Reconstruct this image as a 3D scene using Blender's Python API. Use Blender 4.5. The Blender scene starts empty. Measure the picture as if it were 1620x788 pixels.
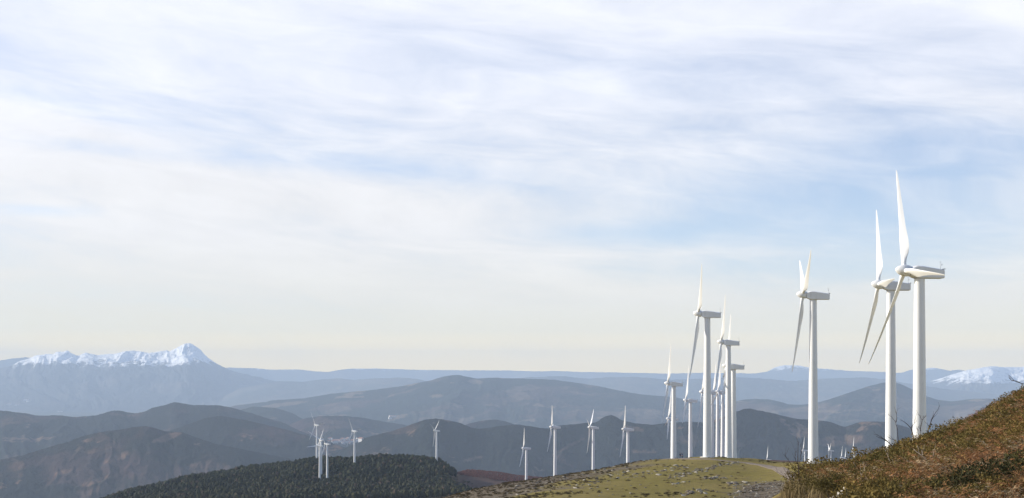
import bpy, bmesh, math, random
import numpy as np
from mathutils import Vector, Matrix

R = math.radians
random.seed(7)
rng = np.random.default_rng(11)
S = bpy.context.scene
COL = S.collection

# ------------------------------------------------------------------ camera
F = 2225.0            # focal length in photo pixels (photo is 1620 px wide)
CZ = 30.0             # eye height above the turbine ground
PX0, PY0 = 810.0, 590.0
cam_d = bpy.data.cameras.new('camera')
cam = bpy.data.objects.new('camera', cam_d)
COL.objects.link(cam)
cam_d.sensor_width = 36.0
cam_d.lens = 36.0 * F / 1620.0
cam_d.shift_y = (PY0 - 394.0) / 1620.0
cam_d.clip_start = 0.3
cam_d.clip_end = 200000.0
cam.location = (0, 0, CZ)
cam.rotation_euler = (R(90), 0, 0)
S.camera = cam

# ------------------------------------------------------------------ sun, sky
SUN_AZ, SUN_EL = 283.0, 21.0         # clockwise from +Y (view direction)
sun_d = bpy.data.lights.new('sun', 'SUN')
sun_d.energy = 5.0
sun_d.angle = R(0.53)
sun_d.color = (1.0, 0.935, 0.83)
sun = bpy.data.objects.new('sun', sun_d)
COL.objects.link(sun)
sdir = Vector((math.sin(R(SUN_AZ)) * math.cos(R(SUN_EL)), math.cos(R(SUN_AZ)) * math.cos(R(SUN_EL)), math.sin(R(SUN_EL))))
sun.rotation_euler = sdir.to_track_quat('Z', 'Y').to_euler()
sun.location = (0, 0, 500)

S.view_settings.view_transform = 'Standard'
S.view_settings.look = 'None'
S.view_settings.exposure = 0.4
S.view_settings.gamma = 1.0
S.view_settings.use_curve_mapping = False
S.render.engine = 'CYCLES'
S.cycles.max_bounces = 5
S.cycles.diffuse_bounces = 2
S.cycles.glossy_bounces = 2
S.cycles.transparent_max_bounces = 8
S.cycles.volume_bounces = 1
S.cycles.use_denoising = True


class NT:
    """small helper for node trees"""
    def __init__(self, tree):
        self.t = tree
        self.n = tree.nodes
        self.n.clear()

    def new(self, kind, **kw):
        n = self.n.new(kind)
        for k, v in kw.items():
            setattr(n, k, v)
        return n

    def set(self, node, key, val):
        if isinstance(val, bpy.types.NodeSocket):
            self.t.links.new(val, node.inputs[key])
        else:
            node.inputs[key].default_value = val

    def math(self, op, a, b=0.0, c=None, clamp=False):
        n = self.new('ShaderNodeMath', operation=op, use_clamp=clamp)
        self.set(n, 0, a)
        self.set(n, 1, b)
        if c is not None:
            self.set(n, 2, c)
        return n.outputs[0]

    def mix(self, f, a, b):
        n = self.new('ShaderNodeMix', data_type='RGBA')
        self.set(n, 0, f)
        self.set(n, 6, a)
        self.set(n, 7, b)
        return n.outputs[2]

    def smooth(self, v, a, b, lo=0.0, hi=1.0):
        n = self.new('ShaderNodeMapRange', interpolation_type='SMOOTHSTEP')
        self.set(n, 0, v)
        self.set(n, 1, a)
        self.set(n, 2, b)
        self.set(n, 3, lo)
        self.set(n, 4, hi)
        return n.outputs[0]

    def noise(self, vec, scale, detail=4.0, rough=0.55, dist=0.0):
        n = self.new('ShaderNodeTexNoise')
        self.set(n, 'Vector', vec)
        self.set(n, 'Scale', scale)
        self.set(n, 'Detail', detail)
        self.set(n, 'Roughness', rough)
        self.set(n, 'Distortion', dist)
        return n.outputs[0]


def c4(c):
    return (c[0], c[1], c[2], 1.0)


world = bpy.data.worlds.new('World')
S.world = world
world.use_nodes = True
w = NT(world.node_tree)
sky = w.new('ShaderNodeTexSky', sky_type='NISHITA', sun_disc=False)
sky.sun_elevation = R(SUN_EL)
sky.sun_rotation = R(SUN_AZ)
sky.altitude = 900
sky.air_density = 1.0
sky.dust_density = 0.6
sky.ozone_density = 1.3
geo = w.new('ShaderNodeNewGeometry')
sep = w.new('ShaderNodeSeparateXYZ')
vm = w.new('ShaderNodeVectorMath', operation='SCALE')
w.set(vm, 0, geo.outputs['Incoming'])
vm.inputs[3].default_value = -1.0
w.set(sep, 0, vm.outputs[0])
dx, dy, dz = sep.outputs
az = w.math('ARCTAN2', dx, dy)                 # radians, 0 = straight ahead
el = w.math('ARCSINE', dz)
# high cirrus: the sky direction, stretched into long thin streaks that drift down to the right
uu = w.math('MULTIPLY', az, 3.0)
vv = w.math('ADD', w.math('MULTIPLY', el, 22.0), w.math('MULTIPLY', az, 2.4))
cv = w.new('ShaderNodeCombineXYZ')
w.set(cv, 0, uu)
w.set(cv, 1, vv)
cv.inputs[2].default_value = 3.7
warp = w.noise(cv.outputs[0], 0.8, 3.0, 0.5)
cv2 = w.new('ShaderNodeCombineXYZ')
w.set(cv2, 0, uu)
w.set(cv2, 1, w.math('ADD', vv, w.math('MULTIPLY', warp, 1.6)))
cv2.inputs[2].default_value = 1.2
streak = w.noise(cv2.outputs[0], 0.72, 6.0, 0.50, 0.1)
cv3 = w.new('ShaderNodeCombineXYZ')
w.set(cv3, 0, w.math('MULTIPLY', uu, 1.8))
w.set(cv3, 1, w.math('ADD', w.math('MULTIPLY', vv, 1.0), w.math('MULTIPLY', warp, 1.6)))
cv3.inputs[2].default_value = 9.2
fine = w.noise(cv3.outputs[0], 1.7, 9.0, 0.62, 0.25)


def blob(px, py, rx, ry, tilt=0.0):
    """soft patch of sky around one direction"""
    a0 = math.atan((px - PX0) / F)
    e0 = math.atan((PY0 - py) / F)
    da = w.math('SUBTRACT', az, a0)
    de = w.math('SUBTRACT', w.math('SUBTRACT', el, e0), w.math('MULTIPLY', da, tilt))
    qa = w.math('POWER', w.math('DIVIDE', w.math('ABSOLUTE', da), rx / F), 2.0)
    qe = w.math('POWER', w.math('DIVIDE', w.math('ABSOLUTE', de), ry / F), 2.0)
    return w.math('EXPONENT', w.math('MULTIPLY', w.math('ADD', qa, qe), -1.0))


gaps = None
for (px, py, rx, ry, tl, amp) in [
        (1480, 250, 300, 60, 0.05, 0.46), (1010, 372, 150, 20, 0.0, 0.46), (1260, 345, 280, 60, -0.05, 0.40), (1480, 370, 300, 90, 0, 0.30),
        (130, 190, 200, 14, -0.16, 0.16), (80, 347, 90, 11, 0.0, 0.36), (1250, 100, 300, 70, 0.1, 0.10),
        (850, 95, 300, 40, -0.1, 0.08), (640, 265, 200, 20, -0.10, 0.28), (300, 255, 260, 16, -0.05, 0.20), (1200, 430, 400, 30, 0.0, 0.25)]:
    b = w.math('MULTIPLY', blob(px, py, rx, ry, tl), amp)
    gaps = b if gaps is None else w.math('ADD', gaps, b)
bright = None
for (px, py, rx, ry, tl, amp) in [
        (60, 215, 150, 14, -0.16, 0.30), (1600, 195, 140, 30, -0.25, 0.30), (1600, 50, 50, 18, -0.5, 0.25), (560, 320, 420, 60, -0.1, 0.20),
        (200, 290, 260, 30, -0.1, 0.2)]:
    b = w.math('MULTIPLY', blob(px, py, rx, ry, tl), amp)
    bright = b if bright is None else w.math('ADD', bright, b)
cl = w.math('ADD', w.math('MULTIPLY', w.math('SUBTRACT', streak, 0.5), 0.9), w.math('MULTIPLY', w.math('SUBTRACT', fine, 0.5), 1.1))
cl = w.math('MULTIPLY', cl, w.smooth(el, 0.14, 0.25, 1.0, 0.5))
cl = w.math('ADD', w.math('SUBTRACT', w.math('ADD', cl, w.smooth(el, 0.05, 0.15, 0.80, 0.66)), gaps), bright, clamp=True)
cl = w.smooth(cl, -0.10, 0.92)
# the cirrus sheet lies ahead and low; overhead and behind the camera the sky is clear
cl = w.math('MULTIPLY', cl, w.smooth(el, 0.30, 0.55, 1.0, 0.10))
cl = w.math('MULTIPLY', cl, w.smooth(dy, -0.1, 0.7, 0.12, 1.0))
# colour of the cloud sheet by height: warm and bright through the long low air path, cool white higher up
ramp = w.new('ShaderNodeValToRGB')
ramp.color_ramp.interpolation = 'B_SPLINE'
stops = [(0.0, (1.68, 1.20, 0.30)), (0.145, (1.50, 1.11, 0.36)), (0.20, (1.28, 1.00, 0.44)), (0.30, (0.85, 0.78, 0.56)), (0.50, (0.735, 0.705, 0.62)), (1.0, (0.735, 0.735, 0.755))]
er = ramp.color_ramp.elements
while len(er) < len(stops):
    er.new(0.5)
for e_, (p_, c_) in zip(er, stops):
    e_.position = p_
    e_.color = (c_[0] / 2, c_[1] / 2, c_[2] / 2, 1)
w.set(ramp, 0, w.math('MULTIPLY', el, 10.0, clamp=True))
rs = w.new('ShaderNodeVectorMath', operation='SCALE')
w.set(rs, 0, ramp.outputs[0])
rs.inputs[3].default_value = 1.93
cloud_col = rs.outputs[0]
up = w.smooth(el, 0.10, 0.22)
cloud_col = w.mix(up, cloud_col, c4((0.725, 0.74, 0.80)))
tm = w.new('ShaderNodeMix', data_type='RGBA', blend_type='MULTIPLY')
tm.inputs[0].default_value = 1.0
w.set(tm, 6, sky.outputs[0])
w.set(tm, 7, c4((1.06, 1.0, 1.12)))
SKYT = tm.outputs[2]
bg1 = w.new('ShaderNodeBackground')
w.set(bg1, 0, SKYT)
bg1.inputs[1].default_value = 0.120
thick = w.math('ADD', w.math('MULTIPLY', w.math('SUBTRACT', fine, 0.5), 0.36), w.math('MULTIPLY', w.math('SUBTRACT', streak, 0.5), 0.16))
thick = w.math('MULTIPLY', thick, w.smooth(el, 0.14, 0.24, 1.0, 0.55))
thick = w.math('ADD', 1.02, w.math('MULTIPLY', thick, w.smooth(el, 0.02, 0.09)))
vs_ = w.new('ShaderNodeVectorMath', operation='SCALE')
w.set(vs_, 0, cloud_col)
w.set(vs_, 3, thick)
cloud_col = vs_.outputs[0]
bg2 = w.new('ShaderNodeBackground')
w.set(bg2, 0, cloud_col)
bg2.inputs[1].default_value = 1.0
mx = w.new('ShaderNodeMixShader')
w.set(mx, 0, cl)
w.t.links.new(bg1.outputs[0], mx.inputs[1])
w.t.links.new(bg2.outputs[0], mx.inputs[2])
wo = w.new('ShaderNodeOutputWorld')
w.t.links.new(mx.outputs[0], wo.inputs[0])

# ------------------------------------------------------------------ helpers


def tag(o, label=None, cat=None, group=None, kind=None):
    if label:
        o['label'] = label
    if cat:
        o['category'] = cat
    if group:
        o['group'] = group
    if kind:
        o['kind'] = kind
    return o


def empty(name, loc, rz=0.0):
    o = bpy.data.objects.new(name, None)
    o.empty_display_size = 0.3
    o.location = loc
    o.rotation_euler = (0, 0, rz)
    COL.objects.link(o)
    return o


def mesh_arrays(name, verts, faces, attrs=None, smooth=True):
    """verts (n,3); faces (m,k) with one k"""
    me = bpy.data.meshes.new(name)
    verts = np.ascontiguousarray(verts, dtype=np.float32)
    faces = np.ascontiguousarray(faces, dtype=np.int32)
    m, k = faces.shape
    me.vertices.add(len(verts))
    me.vertices.foreach_set('co', verts.ravel())
    me.loops.add(m * k)
    me.loops.foreach_set('vertex_index', faces.ravel())
    me.polygons.add(m)
    me.polygons.foreach_set('loop_start', np.arange(0, m * k, k, dtype=np.int32))
    me.polygons.foreach_set('use_smooth', np.full(m, smooth, dtype=bool))
    for an, av in (attrs or {}).items():
        av = np.asarray(av, dtype=np.float32)
        if av.ndim == 1:
            a = me.attributes.new(an, 'FLOAT', 'POINT')
            a.data.foreach_set('value', av)
        else:
            a = me.attributes.new(an, 'FLOAT_COLOR', 'POINT')
            if av.shape[1] == 3:
                av = np.concatenate([av, np.ones((len(av), 1), np.float32)], 1)
            a.data.foreach_set('color', np.ascontiguousarray(av).ravel())
    me.update(calc_edges=True)
    return me


def link(name, me, mat, parent=None):
    o = bpy.data.objects.new(name, me)
    COL.objects.link(o)
    if mat is not None:
        mats = mat if isinstance(mat, (list, tuple)) else [mat]
        if len(me.materials) == 0:
            for m_ in mats:
                me.materials.append(m_)
    if parent is not None:
        o.parent = parent
    return o


def from_bm(name, bm, mat, parent=None, smooth=False):
    me = bpy.data.meshes.new(name)
    for f in bm.faces:
        f.smooth = smooth
    bm.to_mesh(me)
    bm.free()
    return link(name, me, mat, parent)


def grid_faces(nr, nc):
    i = np.arange(nr * nc).reshape(nr, nc)
    return np.stack([i[:-1, :-1], i[:-1, 1:], i[1:, 1:], i[1:, :-1]], -1).reshape(-1, 4)


def _hash(ix, iy, seed):
    h = (ix.astype(np.int64) * 374761393 + iy.astype(np.int64) * 668265263 + seed * 1442695041) & 0xffffffff
    h = ((h ^ (h >> 13)) * 1274126177) & 0xffffffff
    h = ((h ^ (h >> 16)) * 2246822519) & 0xffffffff
    return ((h ^ (h >> 15)) & 0xffffff) / float(0xffffff)


def vnoise(x, y, seed=0):
    x = np.asarray(x, float)
    y = np.asarray(y, float)
    ix = np.floor(x)
    iy = np.floor(y)
    fx = x - ix
    fy = y - iy
    fx = fx * fx * fx * (fx * (fx * 6 - 15) + 10)
    fy = fy * fy * fy * (fy * (fy * 6 - 15) + 10)
    a = _hash(ix, iy, seed)
    b = _hash(ix + 1, iy, seed)
    c = _hash(ix, iy + 1, seed)
    d = _hash(ix + 1, iy + 1, seed)
    return (a * (1 - fx) + b * fx) * (1 - fy) + (c * (1 - fx) + d * fx) * fy


def fbm(x, y, octv=5, seed=0, gain=0.5):
    s = 0.0
    amp = 1.0
    tot = 0.0
    for k in range(octv):
        s = s + amp * (vnoise(x, y, seed + k * 17) * 2 - 1)
        tot += amp
        x = x * 2.03 + 11.3
        y = y * 2.03 + 5.7
        amp *= gain
    return s / tot


def ridged(x, y, octv=4, seed=0):
    s = 0.0
    amp = 1.0
    tot = 0.0
    for k in range(octv):
        s = s + amp * (1 - np.abs(vnoise(x, y, seed + k * 31) * 2 - 1))
        tot += amp
        x = x * 2.07 + 3.1
        y = y * 2.07 + 8.3
        amp *= 0.5
    return s / tot


def sstep(a, b, x):
    t = np.clip((x - a) / (b - a), 0, 1)
    return t * t * (3 - 2 * t)


def P(px, py, D):
    return ((px - PX0) / F * D, D, CZ + (PY0 - py) / F * D)


# ------------------------------------------------------------------ materials
def simple(name, col, rough=0.6, spec=0.4, var=0.0, scale=2.0, metallic=0.0):
    m = bpy.data.materials.new(name)
    m.use_nodes = True
    t = NT(m.node_tree)
    b = t.new('ShaderNodeBsdfPrincipled')
    b.inputs['Roughness'].default_value = rough
    b.inputs['Specular IOR Level'].default_value = spec
    b.inputs['Metallic'].default_value = metallic
    if var > 0:
        g = t.new('ShaderNodeTexCoord')
        n = t.noise(g.outputs['Object'], scale, 5.0, 0.6)
        lo = tuple(c * (1 - var) for c in col)
        hi = tuple(min(1, c * (1 + var)) for c in col)
        t.set(b, 'Base Color', t.mix(t.smooth(n, 0.3, 0.7), c4(lo), c4(hi)))
    else:
        b.inputs['Base Color'].default_value = c4(col)
    o = t.new('ShaderNodeOutputMaterial')
    t.t.links.new(b.outputs[0], o.inputs[0])
    return m


def white_paint():
    m = bpy.data.materials.new('white_paint')
    m.use_nodes = True
    t = NT(m.node_tree)
    g = t.new('ShaderNodeTexCoord')
    mp = t.new('ShaderNodeMapping')
    mp.inputs['Scale'].default_value = (1.6, 1.6, 0.06)
    t.set(mp, 0, g.outputs['Object'])
    n1 = t.noise(mp.outputs[0], 1.0, 5.0, 0.6)
    n2 = t.noise(g.outputs['Object'], 0.7, 3.0, 0.5)
    k = t.math('MULTIPLY', t.smooth(n1, 0.45, 0.8), t.smooth(n2, 0.3, 0.8))
    b = t.new('ShaderNodeBsdfPrincipled')
    t.set(b, 'Base Color', t.mix(k, c4((0.78, 0.78, 0.755)), c4((0.60, 0.585, 0.54))))
    b.inputs['Roughness'].default_value = 0.42
    b.inputs['Specular IOR Level'].default_value = 0.35
    o = t.new('ShaderNodeOutputMaterial')
    t.t.links.new(b.outputs[0], o.inputs[0])
    return m


def tint_mat(name, rough=0.85, trans=0.0):
    """colour from the per-clump 'tint' attribute"""
    m = bpy.data.materials.new(name)
    m.use_nodes = True
    t = NT(m.node_tree)
    a = t.new('ShaderNodeAttribute', attribute_name='tint')
    b = t.new('ShaderNodeBsdfPrincipled')
    t.set(b, 'Base Color', a.outputs['Color'])
    b.inputs['Roughness'].default_value = rough
    b.inputs['Specular IOR Level'].default_value = 0.15
    o = t.new('ShaderNodeOutputMaterial')
    if trans > 0:
        tr = t.new('ShaderNodeBsdfTranslucent')
        t.set(tr, 0, a.outputs['Color'])
        mx_ = t.new('ShaderNodeMixShader')
        mx_.inputs[0].default_value = trans
        t.t.links.new(b.outputs[0], mx_.inputs[1])
        t.t.links.new(tr.outputs[0], mx_.inputs[2])
        t.t.links.new(mx_.outputs[0], o.inputs[0])
    else:
        t.t.links.new(b.outputs[0], o.inputs[0])
    return m


def hill_mat(name, seed=0.0, snow=None, forest=(0.016, 0.022, 0.016), heath=(0.085, 0.055, 0.045), field=(0.17, 0.14, 0.09), amount=0.5, scale=1.0, snow_w=60.0):
    m = bpy.data.materials.new(name)
    m.use_nodes = True
    t = NT(m.node_tree)
    g = t.new('ShaderNodeNewGeometry')
    off = t.new('ShaderNodeVectorMath', operation='ADD')
    t.set(off, 0, g.outputs['Position'])
    off.inputs[1].default_value = (seed * 913.0, seed * 371.0, 0)
    pos = off.outputs[0]
    n1 = t.noise(pos, 0.0011 * scale, 6.0, 0.62)
    n2 = t.noise(pos, 0.0032 * scale, 6.0, 0.65)
    n3 = t.noise(pos, 0.02 * scale, 4.0, 0.7)
    col = t.mix(t.smooth(t.math('ADD', n1, t.math('MULTIPLY', t.math('SUBTRACT', n3, 0.5), 0.25)), 0.64 - 0.28 * amount, 0.70 - 0.24 * amount), c4(forest), c4(heath))
    vor = t.new('ShaderNodeTexVoronoi')
    t.set(vor, 'Vector', pos)
    vor.inputs['Scale'].default_value = 0.0036 * scale
    vr = t.new('ShaderNodeSeparateColor')
    t.set(vr, 0, vor.outputs['Color'])
    patch = t.math('MULTIPLY', t.smooth(vr.outputs[0], 0.62, 0.66), t.smooth(n1, 0.48, 0.56))
    col = t.mix(t.math('MULTIPLY', patch, 0.75), col, c4(tuple(0.5 * (a_ + b_) for a_, b_ in zip(heath, field))))
    patch2 = t.math('MULTIPLY', t.smooth(vr.outputs[1], 0.60, 0.64), t.smooth(n2, 0.44, 0.52))
    col = t.mix(t.math('MULTIPLY', patch2, 0.8), col, c4(forest))
    col = t.mix(t.smooth(n2, 0.60, 0.64), col, c4(field))
    ca = t.new('ShaderNodeAttribute', attribute_name='clearing')
    col = t.mix(t.math('MULTIPLY', ca.outputs['Fac'], 0.85), col, c4(tuple(c * 0.95 for c in field)))
    dark = t.smooth(n3, 0.35, 0.7)
    col = t.mix(t.math('MULTIPLY', dark, 0.45), col, c4(tuple(c * 0.55 for c in forest)))
    if snow is not None:
        sp_ = t.new('ShaderNodeSeparateXYZ')
        t.set(sp_, 0, g.outputs['Position'])
        s1 = t.noise(pos, 0.0014, 6.0, 0.62)
        s2 = t.noise(pos, 0.006, 7.0, 0.72)
        h = t.math('ADD', sp_.outputs[2], t.math('ADD', t.math('MULTIPLY', t.math('SUBTRACT', s1, 0.5), 330.0), t.math('MULTIPLY', t.math('SUBTRACT', s2, 0.5), 420.0)))
        k = t.smooth(h, snow - snow_w * 0.5, snow + snow_w * 0.5)
        s3 = t.noise(pos, 0.013, 6.0, 0.7)
        rock = t.smooth(s3, 0.57, 0.62)
        k = t.math('MULTIPLY', k, t.math('SUBTRACT', 1.0, t.math('MULTIPLY', rock, 0.7)))
        col = t.mix(k, col, c4((0.95, 0.94, 0.91)))
    b = t.new('ShaderNodeBsdfPrincipled')
    t.set(b, 'Base Color', col)
    b.inputs['Roughness'].default_value = 0.95
    b.inputs['Specular IOR Level'].default_value = 0.05
    bump = t.new('ShaderNodeBump')
    bump.inputs['Strength'].default_value = 0.5
    bump.inputs['Distance'].default_value = 25.0
    t.set(bump, 'Height', t.math('ADD', n3, t.math('MULTIPLY', n2, 2.0)))
    t.t.links.new(bump.outputs[0], b.inputs['Normal'])
    o = t.new('ShaderNodeOutputMaterial')
    t.t.links.new(b.outputs[0], o.inputs[0])
    return m


WHITE = white_paint()
GREY_METAL = simple('galvanised_metal', (0.35, 0.36, 0.37), 0.5, 0.5, 0.15, 3.0, 0.4)
DARK_GAP = simple('dark_seal', (0.06, 0.06, 0.06), 0.7)
CONCRETE = simple('pale_concrete', (0.55, 0.53, 0.49), 0.9, 0.2, 0.15, 1.2)
STONE = simple('limestone', (0.155, 0.130, 0.100), 0.9, 0.15, 0.45, 4.0)
PALE_STONE = simple('pale_limestone', (0.36, 0.32, 0.25), 0.9, 0.15, 0.35, 5.0)
BARK = simple('grey_brown_bark', (0.07, 0.05, 0.042), 0.9, 0.1, 0.3, 20.0)
PALE_BARK = simple('bleached_wood', (0.36, 0.30, 0.24), 0.9, 0.1, 0.25, 20.0)
LEAF = tint_mat('foliage', 0.85, 0.0)
SCRUB = tint_mat('scrub_leaves', 0.85, 0.18)

# ------------------------------------------------------------------ wind turbines: where they stand
# hub px, hub py, pixels per metre, facing azimuth, blade angle, label
TURB = [
    (1431, 428, 8.85, 265.5, -24, 'nearest and largest white wind turbine, one blade crossing over its nacelle'),
    (1390, 450, 6.95, 274, -30, 'large white wind turbine just left of the nearest one, standing behind the scrubby hillside'),
    (1270, 466, 5.92, 277, 60, 'large white wind turbine, two blades up in a narrow V, alone by the track'),
    (1105, 496, 5.05, 277.6, 46, 'tallest white wind turbine of the cluster on the grassy knoll crest'),
    (1141, 541, 4.10, 277.6, 32, 'white wind turbine second tallest in the knoll cluster, its long shaded nacelle seen side on'),
    (1149, 579, 4.05, 277.6, 15, 'white wind turbine whose hub is hidden behind the tower just left of it'),
    (1085, 633, 2.62, 277, 10, 'white wind turbine behind the knoll between the two people and the tallest tower'),
    (1057.3, 662.3, 2.25, 272, 12, 'small white wind turbine almost hidden behind the leftmost tower of the knoll cluster'),
    (1056.5, 606.5, 3.40, 277, 28, 'white wind turbine leftmost in the knoll cluster, two people standing right of its foot'),
    (1111, 620, 3.00, 277, 152, 'white wind turbine whose tower is hidden behind the tallest tower of the cluster'),
    (1136, 619.5, 2.70, 267, 0, 'white wind turbine with its rotor spread as a three pointed star in the knoll cluster'),
    (1128.5, 621, 2.45, 276, 8, 'slim white wind turbine far behind the star shaped rotor, thin tower showing beneath it'),
    (1119.5, 619, 2.60, 277, 5, 'slim white wind turbine showing only a thin tower right beside the tallest tower'),
    (828, 709, 1.72, 276, 22, 'small white wind turbine leftmost of the four along the left flank of the knoll'),
    (872.5, 675.5, 2.05, 276, 34, 'white wind turbine second from left of the four along the left flank of the knoll'),
    (933, 676, 2.05, 281, -50, 'white wind turbine, two blades in a V, third of four along the knoll flank'),
    (987, 679, 2.30, 276, 36, 'white wind turbine rightmost of the four along the knoll flank'),
    (1213, 727.5, 1.05, 276, 5, 'tiny far wind turbine showing only its nacelle and one upright blade above the knoll'),
    (1270.3, 712.4, 1.08, 276, 12, 'tiny far wind turbine beside the left edge of the lone tower by the track'),
    (1311.7, 712.8, 1.06, 276, 55, 'tiny far wind turbine just right of the lone tower by the track'),
    (1330.6, 724, 0.92, 274, 12, 'tiny far wind turbine, left one of the close pair above the scrub'),
    (1336.5, 726, 0.86, 276, 6, 'tiny far wind turbine, right one of the close pair above the scrub'),
    (1348.6, 713.6, 1.08, 276, 10, 'tiny far wind turbine rightmost of the far row, next to the scrubby hillside'),
    (498.6, 672.3, 1.24, 298, 34, 'wind turbine rear left in the pine forest group, highest hub of that group'),
    (505.8, 695.4, 1.35, 312, 60, 'wind turbine hidden behind the front tower of the pine forest group'),
    (502.7, 704.8, 1.40, 296, -28, 'front wind turbine of the pine forest group with its foot lowest among the trees'),
    (514.6, 702, 1.38, 298, 40, 'wind turbine right in the close pine forest group, dim blades and white nacelle'),
    (558, 681.7, 1.30, 298, 34, 'wind turbine standing alone in the middle of the pine forest'),
    (687.5, 681.2, 1.24, 284, 65, 'wind turbine at the right end of the pine forest behind the treetops'),
]
HUB = 45.0
ROT_X = -2.75


def turbine_place(hx, hy, s, a):
    D = F / s
    hubp = Vector(P(hx, hy, D))
    psi = R(270 - a)
    # rotor centre is ROT_X along the nacelle from the tower axis
    bx = hubp.x - ROT_X * math.cos(psi)
    by = hubp.y - ROT_X * math.sin(psi)
    return Vector((bx, by, hubp.z - HUB)), psi


bases = [turbine_place(*t_[:4]) for t_ in TURB]

# ------------------------------------------------------------------ near terrain: thin-plate surface through known heights
ctrl = []


def cp(px, D, py):
    ctrl.append((px, D, py))


for (b, psi) in bases:
    ctrl.append((PX0 + F * b.x / b.y, b.y, PY0 - F * (b.z - CZ) / b.y))
for px in (-300, 0, 300, 600):
    for D, py in ((5, 1350), (20, 885), (60, 960), (200, 930), (450, 862 if px < 500 else 815), (1000, 826)):
        cp(px, D, py)
for D, py in ((5, 1345), (20, 850), (60, 925), (150, 930), (250, 835)):
    cp(810, D, py)
for D, py in ((5, 1345), (20, 822), (35, 822), (60, 868), (120, 890), (200, 850), (250, 815), (300, 788)):
    cp(1180, D, py)
for D, py in ((300, 794), (340, 783), (390, 768)):
    cp(820, D, py)
for D, py in ((300, 790), (340, 768), (390, 748)):
    cp(1000, D, py)
for D, py in ((300, 787), (340, 764), (380, 745), (415, 732)):
    cp(1120, D, py)
for D, py in ((300, 784), (340, 760), (380, 742), (420, 734)):
    cp(1230, D, py)
for px, py in ((640, 803), (700, 788), (760, 772), (810, 763), (880, 754), (940, 744), (990, 734), (1030, 728), (1060, 726), (1120, 724.5), (1180, 726), (1215, 729), (1260, 732)):
    cp(px, 455, py)
for px, py in ((640, 815), (760, 800), (880, 786), (990, 770), (1060, 745), (1200, 740), (1300, 755)):
    cp(px, 640, py)
for px in (1070, 1110, 1150, 1190):
    cp(px, 500, 727.5)
# scrub hillside on the right
for px, a in ((1240, ((14, 920), (22, 845), (30, 800), (42, 780), (55, 782), (75, 815), (120, 872))),
              (1330, ((14, 915), (22, 830), (30, 788), (42, 763), (55, 757), (75, 790), (120, 850), (200, 835))),
              (1400, ((14, 905), (22, 815), (30, 775), (42, 746), (55, 734), (75, 760), (120, 830))),
              (1500, ((14, 885), (22, 800), (30, 755), (42, 715), (55, 697), (75, 715), (120, 800), (400, 770))),
              (1620, ((14, 860), (22, 780), (30, 725), (42, 665), (55, 637), (75, 655), (120, 760), (250, 800), (450, 765))),
              (1800, ((14, 810), (22, 720), (30, 660), (55, 565), (75, 580), (120, 700), (250, 790))),
              (2000, ((14, 760), (30, 590), (55, 500), (120, 650), (400, 780)))):
    for D, py in a:
        cp(px, D, py)
# pine hill
for px, a in ((100, ((1400, 825), (1600, 818), (1850, 815), (2200, 825))),
              (200, ((1400, 812), (1600, 800), (1850, 784), (2200, 808))),
              (300, ((1400, 800), (1600, 785), (1850, 758), (2200, 795))),
              (400, ((1100, 822), (1400, 793), (1600, 773), (1850, 743), (2200, 780))),
              (500, ((1100, 815), (1400, 788), (1600, 766), (1870, 733), (2200, 775))),
              (600, ((1100, 810), (1400, 785), (1600, 762), (1850, 728), (2200, 770))),
              (660, ((1400, 784), (1600, 765), (1850, 733), (2200, 770))),
              (705, ((1000, 806), (1400, 782), (1600, 767), (1850, 744), (2000, 752), (2200, 765))),
              (740, ((1000, 802), (1600, 776), (1850, 760), (2000, 752), (2100, 745))),
              (790, ((1850, 768), (2000, 757), (2100, 749.5))),
              (840, ((1850, 775), (2000, 764), (2100, 757))),
              (880, ((1850, 775), (2000, 764), (2100, 758.5))),
              (920, ((2000, 758), (2100, 751))),
              (990, ((2100, 747),)), (1100, ((2100, 752),))):
    for D, py in a:
        cp(px, D, py)
for px in (-300, 0, 200, 400, 600, 800, 1000, 1200, 1400, 1700, 2000):
    cp(px, 2700, 815)
    cp(px, 3300, 843)
    cp(px, 4600, 885)
cp(-300, 1900, 840)
cp(0, 1900, 832)
cp(0, 1400, 830)
C_ = np.array(ctrl, float)
KQ = 4.0
cx = C_[:, 0] / 100.0
cq = np.log(C_[:, 1]) * KQ
ce = C_[:, 2]


def tps(r2):
    return 0.5 * r2 * np.log(np.maximum(r2, 1e-12))


n_ = len(ce)
K_ = tps((cx[:, None] - cx[None]) ** 2 + (cq[:, None] - cq[None]) ** 2) + np.eye(n_) * 0.02
Pm = np.stack([np.ones(n_), cx, cq], 1)
A_ = np.block([[K_, Pm], [Pm.T, np.zeros((3, 3))]])
sol = np.linalg.solve(A_, np.concatenate([ce, np.zeros(3)]))

GPX = np.arange(-420, 2041, 4.0)
GQ = np.arange(math.log(4.0), math.log(4600.0), 0.0095)
gx, gq = np.meshgrid(GPX, GQ)
py_ = np.zeros_like(gx)
for i in range(0, gx.shape[0], 60):
    a = gx[i:i + 60] / 100.0
    b = gq[i:i + 60] * KQ
    py_[i:i + 60] = np.tensordot(tps((a[..., None] - cx) ** 2 + (b[..., None] - cq) ** 2), sol[:n_], axes=1) + sol[n_] + sol[n_ + 1] * a + sol[n_ + 2] * b
GD = np.exp(gq)
GX = (gx - PX0) / F * GD
GZ = CZ + (PY0 - py_) / F * GD
# small relief
amp_far = sstep(60, 600, GD)
GZ += fbm(GX / 22, GD / 22, 4, 3) * (0.16 + 0.14 * amp_far + 0.4 * sstep(700, 1000, GD)) * sstep(12, 30, GD)
GZ += fbm(GX / 4.5, GD / 4.5, 3, 8) * 0.12 * sstep(12, 30, GD) * (1 - sstep(700, 1200, GD))
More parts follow.
